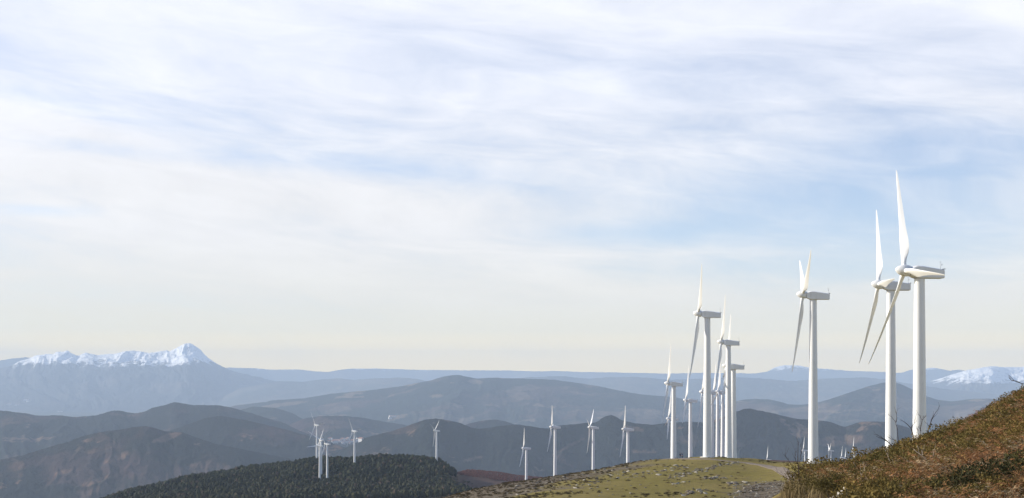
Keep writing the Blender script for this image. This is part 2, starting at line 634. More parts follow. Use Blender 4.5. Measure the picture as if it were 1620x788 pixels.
# level pads at the turbine feet
for (b, psi) in bases:
    r2 = (GX - b.x) ** 2 + (GD - b.y) ** 2
    k = np.exp(-r2 / (7.0 ** 2))
    GZ = GZ * (1 - k) + b.z * k


def ground(x, y):
    """ground height of the near terrain"""
    x = np.asarray(x, float)
    y = np.maximum(np.asarray(y, float), 4.0)
    u = (PX0 + F * x / y - GPX[0]) / 4.0
    v = (np.log(y) - GQ[0]) / 0.0095
    u = np.clip(u, 0, len(GPX) - 1.001)
    v = np.clip(v, 0, len(GQ) - 1.001)
    iu = u.astype(int)
    iv = v.astype(int)
    fu = u - iu
    fv = v - iv
    return (GZ[iv, iu] * (1 - fu) + GZ[iv, iu + 1] * fu) * (1 - fv) + (GZ[iv + 1, iu] * (1 - fu) + GZ[iv + 1, iu + 1] * fu) * fv


def hit(px, py, d0, d1):
    """first point of the near terrain seen at a photo position between two distances"""
    q = np.exp(np.linspace(math.log(d0), math.log(d1), 1200))
    x = (px - PX0) / F * q
    z = ground(x, q)
    e = PY0 - F * (z - CZ) / q
    ok = np.nonzero(e <= py)[0]
    if len(ok) == 0:
        return None
    i = ok[0]
    return Vector((x[i], q[i], z[i]))


# ground zones, by where they lie
m_scrub = (1 - sstep(85, 130, GD)) * sstep(1150, 1290, gx + fbm(GX / 3, GD / 3, 3, 5) * 50)
rock_line = sstep(0.52, 0.70, fbm(GX / 30, GD / 14, 4, 23) * 0.5 + 0.5)
left_flank = (1 - sstep(880, 1060, gx + fbm(GX / 18, GD / 18, 3, 9) * 70 + (py_ - 745) * 3.2)) * sstep(250, 330, GD) * (1 - sstep(520, 640, GD))
scree = np.exp(-(((gx - 1225) / 75.0) ** 2)) * sstep(748, 775, py_ + fbm(GX / 10, GD / 10, 3, 2) * 12) * sstep(200, 260, GD) * (1 - sstep(390, 440, GD))
m_rock = np.clip(np.maximum(left_flank * 0.9, scree), 0, 1)
m_wood = sstep(1150, 1300, GD) * (1 - sstep(700, 730, gx)) * (1 - sstep(2250, 2400, GD))
m_red = sstep(560, 680, GD) * np.where(GD < 1800, 1.0, sstep(705, 730, gx + fbm(GX / 60, GD / 60, 3, 4) * 15)) * (1 - sstep(2300, 2500, GD)) * (1 - m_wood)
gm = bpy.data.materials.new('hillside_turf')
gm.use_nodes = True
t = NT(gm.node_tree)
g_ = t.new('ShaderNodeNewGeometry')
pos = g_.outputs['Position']


def att(nm):
    return t.new('ShaderNodeAttribute', attribute_name=nm).outputs['Fac']


n_big = t.noise(pos, 0.045, 5.0, 0.6)
n_mid = t.noise(pos, 0.33, 5.0, 0.65)
n_fine = t.noise(pos, 2.6, 4.0, 0.7)
grass = t.mix(t.smooth(n_big, 0.35, 0.68), c4((0.180, 0.148, 0.036)), c4((0.24, 0.188, 0.058)))
grass = t.mix(t.smooth(n_mid, 0.50, 0.68, 0.0, 0.65), grass, c4((0.125, 0.085, 0.035)))
grass = t.mix(t.smooth(n_fine, 0.52, 0.75, 0.0, 0.7), grass, c4((0.075, 0.062, 0.022)))
rocky = t.mix(t.smooth(n_mid, 0.42, 0.6), c4((0.105, 0.080, 0.050)), c4((0.20, 0.165, 0.115)))
rocky = t.mix(t.smooth(n_fine, 0.46, 0.62), rocky, c4((0.060, 0.045, 0.030)))
col = t.mix(t.smooth(t.math('ADD', att('rocky'), t.math('MULTIPLY', t.math('SUBTRACT', n_mid, 0.5), 0.9)), 0.25, 0.7), grass, rocky)
scrub_soil = t.mix(t.smooth(n_fine, 0.4, 0.65), c4((0.075, 0.050, 0.026)), c4((0.15, 0.10, 0.05)))
col = t.mix(att('scrub'), col, scrub_soil)
col = t.mix(att('wood'), col, c4((0.040, 0.036, 0.022)))
red = t.mix(t.smooth(n_mid, 0.35, 0.7), c4((0.10, 0.055, 0.045)), c4((0.13, 0.085, 0.055)))
col = t.mix(att('red'), col, red)
bs = t.new('ShaderNodeBsdfPrincipled')
t.set(bs, 'Base Color', col)
bs.inputs['Roughness'].default_value = 0.95
bs.inputs['Specular IOR Level'].default_value = 0.08
bp = t.new('ShaderNodeBump')
bp.inputs['Strength'].default_value = 0.8
bp.inputs['Distance'].default_value = 0.35
t.set(bp, 'Height', t.math('ADD', n_mid, t.math('MULTIPLY', n_fine, 0.6)))
t.t.links.new(bp.outputs[0], bs.inputs['Normal'])
o_ = t.new('ShaderNodeOutputMaterial')
t.t.links.new(bs.outputs[0], o_.inputs[0])

gv = np.stack([GX, GD, GZ], -1).reshape(-1, 3)
gme = mesh_arrays('ground', gv, grid_faces(*GX.shape), {'scrub': m_scrub.ravel(), 'rocky': m_rock.ravel(), 'wood': m_wood.ravel(), 'red': m_red.ravel()})
gob = link('ground', gme, gm)
tag(gob, 'grassy moorland ground falling from the camera to the turbine ridge', 'ground', kind='structure')

# valley floor out to the horizon
ZB = -560.0
bm = bmesh.new()
vs = [bm.verts.new(p) for p in ((-52000, 3300, ZB), (52000, 3300, ZB), (52000, 37000, ZB), (-52000, 37000, ZB))]
bm.faces.new(vs)
vf = from_bm('valley_floor', bm, hill_mat('valley_fields', 3.3, None, (0.035, 0.045, 0.025), (0.09, 0.075, 0.045), (0.17, 0.14, 0.08), 0.7))
tag(vf, 'hazy valley floor of fields and woods between the hills', 'valley', kind='structure')

# ------------------------------------------------------------------ hills and mountains
RIDGES = []


def ridge(name, label, D0, pts, mat, front=0.16, back=0.10, spur=0.22, seed=0, rough=0.4, freq=70.0, px_step=1.6, crest_noise=0.0, zb=ZB, sharp=1.25, envp=0.8, rugged=0.0, clear=()):
    pts = np.array(pts, float)
    a, b = pts[0, 0], pts[-1, 0]
    npx = int((b - a) / px_step) + 2
    px = np.linspace(a, b, npx)
    # smooth interpolation of the traced crest (monotone cubic-like: linear then light blur)
    py = np.interp(px, pts[:, 0], pts[:, 1])
    kk = np.exp(-np.linspace(-2, 2, 9) ** 2)
    kk /= kk.sum()
    pyp = np.pad(py, 4, mode='edge')
    py = 0.35 * py + 0.65 * np.convolve(pyp, kk, 'valid')
    nb = max(5, int(26 / px_step)) | 1
    kb = np.hanning(nb + 2)[1:-1]
    pys = np.convolve(np.pad(py, nb // 2, mode='edge'), kb / kb.sum(), 'valid')
    py = py + rough * fbm(px / 7.0, px * 0 + seed, 4, seed + 5) + crest_noise * fbm(px / 2.2, px * 0 + seed, 3, seed + 9)
    Dc = D0 * (1 + 0.035 * fbm(px / 160.0, px * 0 + seed * 1.7, 3, seed))
    zc = CZ + (PY0 - pys) / F * Dc
    dzc = (pys - py) / F * Dc
    v = np.concatenate([-(np.linspace(1, 0, 64) ** 1.25), np.linspace(0, 1, 16)[1:] ** 1.2])      # -1 front foot .. 0 crest .. 1 back foot
    V, PX = np.meshgrid(v, px, indexing='ij')
    H = (zc - zb)[None, :]
    fr = np.where(V < 0, front, back)
    Dm = Dc[None, :] + V * fr * D0
    s = 1 - np.abs(V)
    shape = s ** sharp * (0.72 + 0.28 * s)
    # spurs and gullies running down the slope
    X = (PX - PX0) / F * D0
    wx = freq / F * D0
    bend = fbm(PX / 90.0, V * 2.2 + seed, 4, seed + 3) * 1.5
    rd = ridged(X / wx + bend + V * (1.1 if int(seed / 2) % 2 else -0.9), V * 1.1 + seed * 3.3, 4, seed + 11) - 0.55
    env = np.clip(np.abs(V), 0, 1) ** envp * (1 - np.abs(V)) ** 0.5 * 1.6
    Z = zb - 8 + (H + 8) * shape + H * spur * rd * env
    rd2 = ridged(X / wx * 2.6 + bend * 1.7 + V * 0.8, V * 2.6 + seed * 1.3, 4, seed + 51) - 0.55
    Z = Z + H * spur * 0.42 * rd2 * env
    Z = Z + H * 0.03 * fbm(X / wx * 6, Dm / wx * 6, 4, seed + 21) * np.clip(np.abs(V) * 6, 0, 1) * s
    fall = np.exp(-np.abs(V) / 0.05 - 0.0) * (1 + 0.5 * fbm(PX / 9.0, V * 14 + seed, 3, seed + 31) * np.clip(np.abs(V) * 30, 0, 1))
    Z = Z + dzc[None, :] * fall
    if rugged > 0:
        rk = ridged(PX / 16.0 + bend * 2, V * 9 + seed, 4, seed + 41) - 0.6
        Z = Z + H * rugged * rk * np.exp(-np.abs(V) / 0.30) * np.clip(np.abs(V) * 12, 0, 1)
    # nothing in front may stand above the traced crest line
    zc_f = CZ + (PY0 - py) / F * Dc
    lim = CZ + (zc_f - CZ)[None, :] * Dm / Dc[None, :] - np.abs(V) * fr * D0 * 0.02
    Z = np.where(V < 0, np.minimum(Z, lim), Z)
    # ends taper off to the valley floor
    Xw = (PX - PX0) / F * Dm
    PYv = PY0 - F * (Z - CZ) / Dm
    cm = np.zeros_like(PYv)
    for (cx_, cy_, rx_, ry_, tl_) in clear:
        wob = fbm(PX / 9.0, PYv / 4.0, 3, int(cx_)) * 0.55
        q = ((PX - cx_) / rx_) ** 2 + ((PYv - cy_ - tl_ * (PX - cx_)) / ry_) ** 2
        cm = np.maximum(cm, 1 - sstep(0.7, 1.15, q + wob))
    me = mesh_arrays(name, np.stack([Xw, Dm, Z], -1).reshape(-1, 3), grid_faces(*V.shape), {'clearing': (cm * (V < 0)).ravel()})
    o = link(name, me, mat)
    tag(o, label, 'hill' if 'mountain' not in name else 'mountain', kind='structure')
    RIDGES.append((px, Dm, Z))
    return o


M_SNOW = hill_mat('snowy_mountain', 1.0, 195.0, (0.045, 0.050, 0.050), (0.09, 0.08, 0.07), (0.12, 0.11, 0.09), 0.5, 0.8, 70)
M_SNOW2 = hill_mat('snowy_upland', 6.0, -130.0, (0.05, 0.055, 0.05), (0.11, 0.09, 0.07), (0.14, 0.12, 0.09), 0.6, 0.8, 60)
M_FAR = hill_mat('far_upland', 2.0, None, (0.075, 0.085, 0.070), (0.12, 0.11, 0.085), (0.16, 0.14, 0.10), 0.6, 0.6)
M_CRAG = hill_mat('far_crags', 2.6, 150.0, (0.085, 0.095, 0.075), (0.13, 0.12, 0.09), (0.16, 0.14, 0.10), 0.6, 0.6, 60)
M_MID = hill_mat('middle_hills', 4.0, None, (0.016, 0.024, 0.020), (0.070, 0.048, 0.042), (0.19, 0.145, 0.10), 0.5, 0.8)
M_LOW = hill_mat('wooded_hills', 5.0, None, (0.007, 0.011, 0.011), (0.048, 0.029, 0.031), (0.15, 0.10, 0.07), 0.5, 1.2)
M_LOW2 = hill_mat('heathery_hills', 8.0, None, (0.009, 0.012, 0.012), (0.054, 0.032, 0.031), (0.19, 0.115, 0.075), 0.52, 1.3)

ridge('mountain', 'broad snow capped mountain with its summit at the right end', 26000,
      [(-260, 620), (-120, 600), (-40, 590), (0, 582), (16.7, 579), (31, 572), (43, 568), (58, 562), (73, 560), (83, 560), (89, 557), (95, 556.2), (101, 556.6), (106.7, 554.3), (114.5, 559), (122, 563), (130, 560), (135.5, 557), (142, 559), (155, 561.5), (178, 560), (193, 556.4), (204, 554.5), (222, 556), (235, 558), (247, 556.7), (257, 555), (264, 554), (268, 556.7), (278, 551), (285, 547.5), (291, 544.6), (298, 543.4), (305, 544.6), (312, 549), (318, 553.5), (323, 560), (333, 569), (346.7, 577), (358, 583), (380, 590), (410, 597), (450, 606), (520, 625), (600, 650), (680, 690)],
      M_SNOW, front=0.17, back=0.05, spur=0.22, seed=2, rough=1.0, freq=48, px_step=1.0, sharp=1.15, envp=0.45, rugged=0.16)
ridge('mountain', 'grey ridge behind the left shoulder of the snowy mountain', 30500,
      [(-300, 580), (-120, 574), (0, 570.5), (20, 567), (42, 565.3), (60, 568), (100, 574), (160, 590), (240, 620)], M_FAR, front=0.06, back=0.05, seed=4, rough=0.4)
ridge('mountain', 'pale blue plateau along the horizon with a crag above the lone turbine', 33500,
      [(240, 600), (330, 585), (360, 581.5), (400, 582.5), (430, 585), (470, 584.5), (500, 587.5), (520, 588.5), (540, 584.5), (560, 583), (600, 583), (660, 585), (700, 585.5), (760, 586), (800, 586), (840, 587), (860, 587.5), (880, 586.8), (900, 588), (930, 588.5), (960, 589), (1000, 590), (1060, 591), (1100, 590), (1160, 590.5), (1195, 591), (1205, 589), (1216, 587), (1222, 583), (1229, 580), (1240, 577.8), (1262, 578), (1280, 581.5), (1310, 584), (1350, 587), (1400, 588.5), (1425, 590), (1440, 585), (1458, 583.5), (1475, 581.6), (1490, 584), (1503, 586.5), (1515, 585), (1530, 586.5), (1570, 592), (1650, 600), (1900, 604)],
      M_CRAG, front=0.08, back=0.05, spur=0.10, seed=6, rough=0.5, freq=60)
ridge('mountain', 'snow covered upland at the right edge beyond the scrub', 28000,
      [(1380, 640), (1440, 613), (1480, 601), (1500, 595), (1515, 590), (1530, 586), (1545, 583), (1560, 580.5), (1568, 579.3), (1576, 580), (1590, 581), (1605, 581), (1620, 580), (1700, 575), (1850, 580), (2000, 590)],
      M_SNOW2, front=0.16, back=0.05, spur=0.22, seed=8, rough=0.6, freq=40, px_step=1.2, envp=0.45, rugged=0.12)
ridge('hill', 'pale rolling hills beyond the snowy mountain foot', 23000,
      [(250, 660), (330, 640), (380, 614), (440, 603), (480, 604), (510, 600), (540, 598.5), (560, 601), (590, 598.5), (620, 598), (640, 597.5), (660, 599.5), (680, 604), (720, 610), (760, 606), (800, 600), (850, 596), (890, 595), (930, 599), (960, 597), (1000, 596), (1040, 599), (1060, 601), (1110, 599), (1170, 597), (1210, 599), (1250, 603), (1290, 600), (1330, 598), (1370, 597), (1400, 600), (1440, 607), (1500, 616), (1600, 626), (1800, 640)],
      M_FAR, front=0.15, back=0.08, spur=0.16, seed=10, rough=0.6, freq=60)
ridge('hill', 'long blue hill with a rounded top in the middle distance', 14000,
      [(200, 700), (330, 655), (370, 642), (400, 638), (420, 636), (433, 633), (462, 631.5), (482, 630), (524, 623), (557, 620), (596, 616), (629, 612), (649, 608), (682, 602), (701, 596), (712, 594), (722.5, 592.8), (737, 595.5), (754, 599), (770, 598), (790, 597.5), (805, 598.5), (833, 599), (879, 601), (915, 606), (947, 611), (980, 618), (1013, 624), (1036, 626), (1062, 628), (1100, 634), (1160, 645), (1250, 680)],
      M_MID, front=0.27, back=0.10, spur=0.24, seed=12, rough=0.5, freq=95, clear=((752, 604, 12, 4, 0.1), (448, 640, 40, 3, -0.12), (690, 626, 12, 2.5, 0), (738, 664, 14, 4, -0.2), (1010, 652, 18, 5, 0.1), (630, 660, 16, 2.5, -0.35)))
ridge('hill', 'blue cone shaped hill behind the two largest turbines', 13000,
      [(1020, 690), (1110, 650), (1150, 638), (1168, 634), (1182, 631.5), (1200, 631.5), (1220, 632), (1249, 640), (1275, 640), (1298, 636), (1324, 628), (1347, 620), (1377, 610), (1400, 605), (1412, 604), (1423, 607), (1446, 617), (1462, 626), (1485, 633), (1504, 635), (1520, 633.5), (1540, 631), (1567, 630.5), (1590, 634), (1640, 645), (1760, 680), (1900, 720)],
      M_MID, front=0.25, back=0.10, spur=0.25, seed=14, rough=0.5, freq=75, clear=((1310, 650.5, 18, 2, 0.0), (1355, 649, 22, 1.6, -0.05), (1240, 650, 20, 3, -0.1), (1525, 655, 30, 6, -0.45)))
ridge('hill', 'low blue wooded hill below the long hill', 10700,
      [(300, 690), (370, 652), (400, 643), (433, 645), (462, 653), (475, 661), (500, 672), (560, 700)], M_MID, front=0.2, back=0.10, seed=15, freq=60)
ridge('hill', 'rounded blue hill above the village', 9500,
      [(380, 720), (440, 683), (459, 671), (485, 661), (511, 658), (541, 658), (574, 661), (610, 667.5), (639, 672), (680, 682), (760, 705)], M_LOW, front=0.17, back=0.10, seed=16, freq=70)
ridge('hill', 'dark wooded hills at the left below the snowy mountain', 8600,
      [(-300, 640), (-100, 646), (0, 649.5), (42, 654), (60, 658), (90, 657), (120, 660), (150, 657.5), (164, 654), (177, 649.5), (190, 649.5), (200, 652), (213, 654), (226, 652), (242, 645), (262, 641), (270, 637.5), (278, 636), (288, 638), (300, 640.5), (311, 641), (344, 641), (367, 645), (405, 656), (420, 661), (449, 669), (475, 682), (540, 706), (640, 740)],
      M_LOW, front=0.25, back=0.08, spur=0.26, seed=18, rough=0.5, freq=85, crest_noise=0.35)
ridge('hill', 'small dark hill in the saddle behind the forest', 8200,
      [(690, 705), (727, 676), (742, 670), (760, 666), (783, 663.5), (800, 667), (830, 676), (880, 700)], M_LOW, front=0.15, back=0.08, seed=19, freq=50)
ridge('hill', 'brown heath ridge descending right behind the pine forest', 6900,
      [(200, 705), (260, 684), (288, 675), (305, 668), (314, 665.5), (327, 661), (347, 658), (370, 661), (400, 667), (450, 679), (500, 693), (560, 712), (660, 745)],
      M_LOW2, front=0.18, back=0.08, spur=0.28, seed=20, rough=0.5, freq=80, crest_noise=0.3)
ridge('hill', 'nearest heathery brown hill at the lower left', 5900,
      [(-420, 800), (-200, 770), (-60, 742), (0, 727), (33, 721), (58, 713), (82, 706), (110, 698), (131, 690), (150, 685.5), (170, 682), (196, 679), (210, 676), (223, 674), (235, 674.5), (246, 677), (259, 682), (275, 683), (288, 684), (305, 690), (340, 702), (400, 714), (470, 728), (560, 750), (640, 780)],
      M_LOW2, front=0.16, back=0.08, spur=0.32, seed=22, rough=0.6, freq=85, crest_noise=0.4, clear=((264, 692, 23, 6, -0.30), (186, 724, 20, 5, -0.4), (150, 762, 26, 4, -0.35), (98, 748, 14, 4, -0.3)))
ridge('hill', 'dark wooded hills behind the knoll with a rocky summit', 6300,
      [(440, 770), (500, 735), (557, 703), (583, 691), (623, 681), (649, 672), (672, 664), (691, 661.8), (714, 666), (727, 669), (747, 677), (762, 678.5), (785, 675), (806, 672), (820, 671.5), (837, 674), (855, 677), (866, 678), (886, 673), (912, 671), (925, 669), (940, 668.5), (946, 667), (951, 662), (959, 658), (967, 656.5), (974, 659), (985, 665.5), (1003, 669.5), (1030, 672), (1060, 669), (1090, 667), (1110, 668), (1130, 664), (1150, 657), (1168, 650), (1178, 646.5), (1186, 645.8), (1200, 649.5), (1220, 653), (1242, 659), (1265, 663), (1295, 665), (1314, 667.5), (1337, 676), (1354, 669.5), (1366, 667), (1377, 667), (1403, 667.5), (1429, 674), (1460, 686), (1540, 710), (1640, 740), (1800, 790)],
      M_LOW, front=0.20, back=0.08, spur=0.30, seed=24, rough=0.5, freq=95, crest_noise=0.35, clear=((748, 726, 18, 2.5, -0.25), (1003, 678, 15, 4, 0.15), (900, 706, 26, 3, -0.5), (1020, 715, 22, 2, 0.03), (1330, 697, 40, 9, -0.1)))


def hill_hit(px, py):
    best = None
    for (cpx, Dm, Z) in RIDGES:
        if not (cpx[0] < px < cpx[-1]):
            continue
        i = int(np.argmin(np.abs(cpx - px)))
        e = PY0 - F * (Z[:, i] - CZ) / Dm[:, i]
        ok = np.nonzero(e <= py)[0]
        if len(ok):
            d = Dm[ok[0], i]
            if best is None or d < best[0]:
                best = (d, Z[ok[0], i])
    if best is None:
        return None
    return Vector(((px - PX0) / F * best[0], best[0], best[1]))


# ------------------------------------------------------------------ haze: the air between here and the horizon
zmin = min(float(GZ.min()), ZB)
ztop = max(float(r[2].max()) for r in RIDGES) + 30
hm = bpy.data.materials.new('valley_haze')
hm.use_nodes = True
ht = NT(hm.node_tree)
pv = ht.new('ShaderNodeVolumePrincipled')
pv.inputs['Color'].default_value = (0.625, 0.775, 0.97, 1)
pv.inputs['Density'].default_value = 4.7e-5
pv.inputs['Anisotropy'].default_value = 0.0
ho = ht.new('ShaderNodeOutputMaterial')
ht.t.links.new(pv.outputs[0], ho.inputs['Volume'])
bm = bmesh.new()
bmesh.ops.create_cube(bm, size=1.0)
x0, x1, y0, y1, z0_, z1 = -53000, 53000, -3000, 37500, zmin - 1.0, ztop
for v in bm.verts:
    v.co = Vector((x0 if v.co.x < 0 else x1, y0 if v.co.y < 0 else y1, z0_ if v.co.z < 0 else z1))
hb = from_bm('haze', bm, hm)
tag(hb, 'pale blue winter haze filling the valleys', 'haze', kind='stuff')


# ------------------------------------------------------------------ wind turbine meshes
def ring_loft(rings, cap0=True, cap1=True):
    bm = bmesh.new()
    prev = None
    k = len(rings[0])
    first = None
    for r in rings:
        vs_ = [bm.verts.new(p) for p in r]
        if prev:
            for i in range(k):
                bm.faces.new((prev[i], prev[(i + 1) % k], vs_[(i + 1) % k], vs_[i]))
        else:
            first = vs_
        prev = vs_
    if cap0:
        bm.faces.new(list(reversed(first)))
    if cap1:
        bm.faces.new(prev)
    bmesh.ops.recalc_face_normals(bm, faces=bm.faces)
    return bm


def circ(cx_, cy_, cz_, r, n, axis='z'):
    out = []
    for i in range(n):
        a = 2 * math.pi * i / n
        if axis == 'z':
            out.append((cx_ + r * math.cos(a), cy_ + r * math.sin(a), cz_))
        else:
            out.append((cx_, cy_ + r * math.cos(a), cz_ + r * math.sin(a)))
    return out


def bm_mesh(name, bm, mat, smooth=False, autosmooth=None):
    me = bpy.data.meshes.new(name)
    for f in bm.faces:
        f.smooth = smooth
    if autosmooth is not None:
        for e in bm.edges:
            if len(e.link_faces) == 2 and e.calc_face_angle(0) > autosmooth:
                e.smooth = False
    bm.to_mesh(me)
    bm.free()
    me.materials.append(mat)
    return me


TOWER_H = HUB - 1.45
rings = [circ(0, 0, -3.0, 1.38, 40)]
for i in range(13):
    z = TOWER_H * i / 12
    r = 1.38 + (0.92 - 1.38) * (i / 12) ** 0.9
    rings.append(circ(0, 0, z, r, 40))
    if i in (4, 8):                     # bolted flange between tower sections
        rings += [circ(0, 0, z + 0.01, r + 0.022, 40), circ(0, 0, z + 0.16, r + 0.022, 40), circ(0, 0, z + 0.17, r - 0.006, 40)]
TOWER_ME = bm_mesh('tower', ring_loft(rings, True, True), WHITE, True, R(50))
TCOL_ME = bm_mesh('yaw_collar', ring_loft([circ(0, 0, TOWER_H - 0.02, 1.02, 32), circ(0, 0, TOWER_H + 0.06, 1.02, 32)], True, True), GREY_METAL, True, R(40))
FND_ME = bm_mesh('foundation', ring_loft([circ(0, 0, -2.0, 2.3, 24), circ(0, 0, 0.10, 2.3, 24), circ(0, 0, 0.15, 2.2, 24)], True, True), CONCRETE, False)


# nacelle: profile in x (tail positive), heights above the tower top
def nac_section(x, zb_, zt, hw, roof):
    pts = [(-hw, zb_ + 0.12), (-hw + 0.12, zb_), (hw - 0.12, zb_), (hw, zb_ + 0.12), (hw, zt - roof), (hw - 0.10, zt - roof + 0.10), (hw * 0.45, zt), (-hw * 0.45, zt), (-hw + 0.10, zt - roof + 0.10), (-hw, zt - roof)]
    return [(x, y, TOWER_H + 0.04 + z) for (y, z) in pts]


prof = [(-1.85, 0.62, 1.95, 0.72, 0.55), (-1.75, 0.45, 2.02, 0.95, 0.40), (-1.1, 0.16, 2.24, 1.14, 0.30), (-0.65, 0.03, 2.32, 1.20, 0.26), (0.3, 0.0, 2.22, 1.22, 0.24), (2.0, 0.0, 1.93, 1.20, 0.22), (4.1, 0.0, 1.58, 1.14, 0.20), (4.22, 0.06, 1.54, 1.08, 0.20)]
NAC_ME = bm_mesh('nacelle', ring_loft([nac_section(*p_) for p_ in prof]), WHITE, True, R(28))


def nac_detail():
    bm = bmesh.new()
    # rear lip and roof hatch rails
    def box(a, b):
        r = bmesh.ops.create_cube(bm, size=1.0)
        for v in r['verts']:
            v.co = Vector(tuple(a[i] if v.co[i] < 0 else b[i] for i in range(3)))
    zt = TOWER_H + 0.04
    box((4.05, -1.05, zt + 1.60), (4.38, 1.05, zt + 1.72))
    return bm


LIP_ME = bm_mesh('rear_lip', nac_detail(), GREY_METAL)


def tube_bm(bm, pts, radii, n=6):
    """swept tube along a polyline"""
    pts = [Vector(p) for p in pts]
    prev = None
    for i, p in enumerate(pts):
        d = (pts[min(i + 1, len(pts) - 1)] - pts[max(i - 1, 0)])
        if d.length < 1e-9:
            d = Vector((0, 0, 1))
        d.normalize()
        up_ = Vector((0, 1, 0)) if abs(d.y) < 0.9 else Vector((1, 0, 0))
        a = d.cross(up_).normalized()
        b = d.cross(a).normalized()
        vs_ = [bm.verts.new(p + (a * math.cos(2 * math.pi * k / n) + b * math.sin(2 * math.pi * k / n)) * radii[i]) for k in range(n)]
        if prev:
            for k in range(n):
                bm.faces.new((prev[k], prev[(k + 1) % n], vs_[(k + 1) % n], vs_[k]))
        else:
            bm.faces.new(list(reversed(vs_)))
        prev = vs_
    bm.faces.new(prev)


bm = bmesh.new()
zt = TOWER_H + 0.04 + 1.62
tube_bm(bm, [(3.95, 0.3, zt - 0.1), (3.95, 0.3, zt + 1.35)], [0.035, 0.025])
tube_bm(bm, [(3.95, -0.45, zt + 0.75), (3.95, 0.35, zt + 0.75)], [0.022, 0.022])
tube_bm(bm, [(3.95, -0.45, zt + 0.72), (3.95, -0.45, zt + 1.0)], [0.06, 0.06], 8)
tube_bm(bm, [(3.75, 0.3, zt + 1.38), (4.25, 0.3, zt + 1.38)], [0.03, 0.012])
VANE_ME = bm_mesh('wind_vane', bm, GREY_METAL, True)

# spinner, rotor centre at the origin, nose toward -x
sp_prof = [(0.92, 0.86), (0.85, 0.98), (0.35, 1.04), (-0.2, 1.02), (-0.7, 0.90), (-1.15, 0.68), (-1.45, 0.44), (-1.62, 0.22), (-1.68, 0.06)]
HUB_ME = bm_mesh('hub', ring_loft([circ(x, 0, 0, r, 28, 'x') for (x, r) in sp_prof]), WHITE, True, R(50))
SEAL_ME = bm_mesh('hub_seal', ring_loft([circ(0.9, 0, 0, 0.70, 24, 'x'), circ(1.25, 0, 0, 0.70, 24, 'x')]), DARK_GAP, True, R(50))


def blade_bm():
    st = [(0.55, 0.90, 0.90, 0.0), (1.5, 0.86, 0.84, 0.0), (2.3, 1.02, 0.66, 0.03), (3.3, 1.48, 0.48, 0.06), (4.6, 1.80, 0.36, 0.08), (6.2, 1.68, 0.30, 0.09), (8.5, 1.28, 0.235, 0.09), (11, 1.04, 0.18, 0.08), (13.5, 0.83, 0.135, 0.05), (16, 0.64, 0.095, 0.0), (18.2, 0.47, 0.065, -0.06), (19.8, 0.33, 0.045, -0.12), (20.7, 0.20, 0.03, -0.16), (21.0, 0.06, 0.015, -0.18)]
    rings_ = []
    for (r, c, th, bend) in st:
        k = sstep(1.5, 3.8, r)
        pts = []
        for i in range(18):
            a = 2 * math.pi * i / 18
            cxn = math.cos(a)             # -1 leading .. 1 trailing
            yy = math.sin(a)
            # circle at the root, aerofoil outboard
            prof_ = 1.0 * (1 - k) + k * (0.62 - 0.50 * cxn) * 1.15
            le = -0.5 * (1 - k) - 0.30 * k
            xx = le * c + (cxn + 1) * 0.5 * c
            tw = -R(10) * (1 - sstep(2.0, 16.0, r)) * k
            x_, y_ = xx, yy * th * 0.5 * prof_
            pts.append((x_ * math.cos(tw) - y_ * math.sin(tw), x_ * math.sin(tw) + y_ * math.cos(tw) + bend, r))
        rings_.append(pts)
    return ring_loft(rings_)


BLADE_ME = bm_mesh('blade', blade_bm(), WHITE, True, R(70))

TILT, CONE = R(6.2), R(-1.3)


def add_turbine(i, spec):
    hx, hy, s, a, phi, label = spec
    b, psi = bases[i]
    root = empty('wind_turbine', b, psi)
    tag(root, label, 'wind turbine', 'white wind turbines along the ridges')

    def put(name, me, parent, mat4=None):
        o = bpy.data.objects.new(name, me)
        COL.objects.link(o)
        o.parent = parent
        if mat4 is not None:
            o.matrix_local = mat4
        return o
    put('tower', TOWER_ME, root)
    big = s > 1.5
    if s > 3.6:
        put('foundation', FND_ME, root)
    nac = put('nacelle', NAC_ME, root)
    if big:
        put('yaw_collar', TCOL_ME, root)
        put('rear_lip', LIP_ME, nac)
        put('wind_vane', VANE_ME, nac)
    rot = Matrix.Translation((ROT_X, 0, HUB)) @ Matrix.Rotation(TILT, 4, 'Y')
    hub_o = put('hub', HUB_ME, root, rot)
    if big:
        put('hub_seal', SEAL_ME, hub_o)
    for k in range(3):
        m4 = rot @ Matrix.Rotation(R(phi + 120 * k), 4, 'X') @ Matrix.Rotation(CONE, 4, 'Y') @ Matrix.Rotation(R(-40), 4, 'Z')
        put('blade', BLADE_ME, root, m4)
    return root


for i, spec in enumerate(TURB):
    add_turbine(i, spec)

# ------------------------------------------------------------------ dirt track over the knoll
path_px = [(1052, 726.5, 440), (1085, 726.0, 440), (1115, 726.5, 430), (1140, 728.5, 430), (1165, 731.0, 425), (1190, 733.5, 420), (1215, 737.5, 410), (1235, 743.5, 400), (1250, 751, 390), (1262, 762, 380), (1272, 776, 370)]
pw = []
for (px, py, dmax) in path_px:
    h = hit(px, py, 290, 520)
    if h is None:
        h = Vector(((px - PX0) / F * dmax, dmax, 0))
    pw.append((h.x, h.y))
pw = np.array(pw)
tt = np.linspace(0, len(pw) - 1, 160)
sx = np.interp(tt, np.arange(len(pw)), pw[:, 0])
sy = np.interp(tt, np.arange(len(pw)), pw[:, 1])
for _ in range(60):
    sx[1:-1] = (sx[:-2] + 2 * sx[1:-1] + sx[2:]) / 4
    sy[1:-1] = (sy[:-2] + 2 * sy[1:-1] + sy[2:]) / 4
tx = np.gradient(sx)
ty = np.gradient(sy)
ln = np.hypot(tx, ty)
nx, ny = -ty / ln, tx / ln
W = np.linspace(-1.8, 1.8, 9)
jit = 1 + 0.15 * fbm(tt * 2.1, tt * 0, 3, 71)
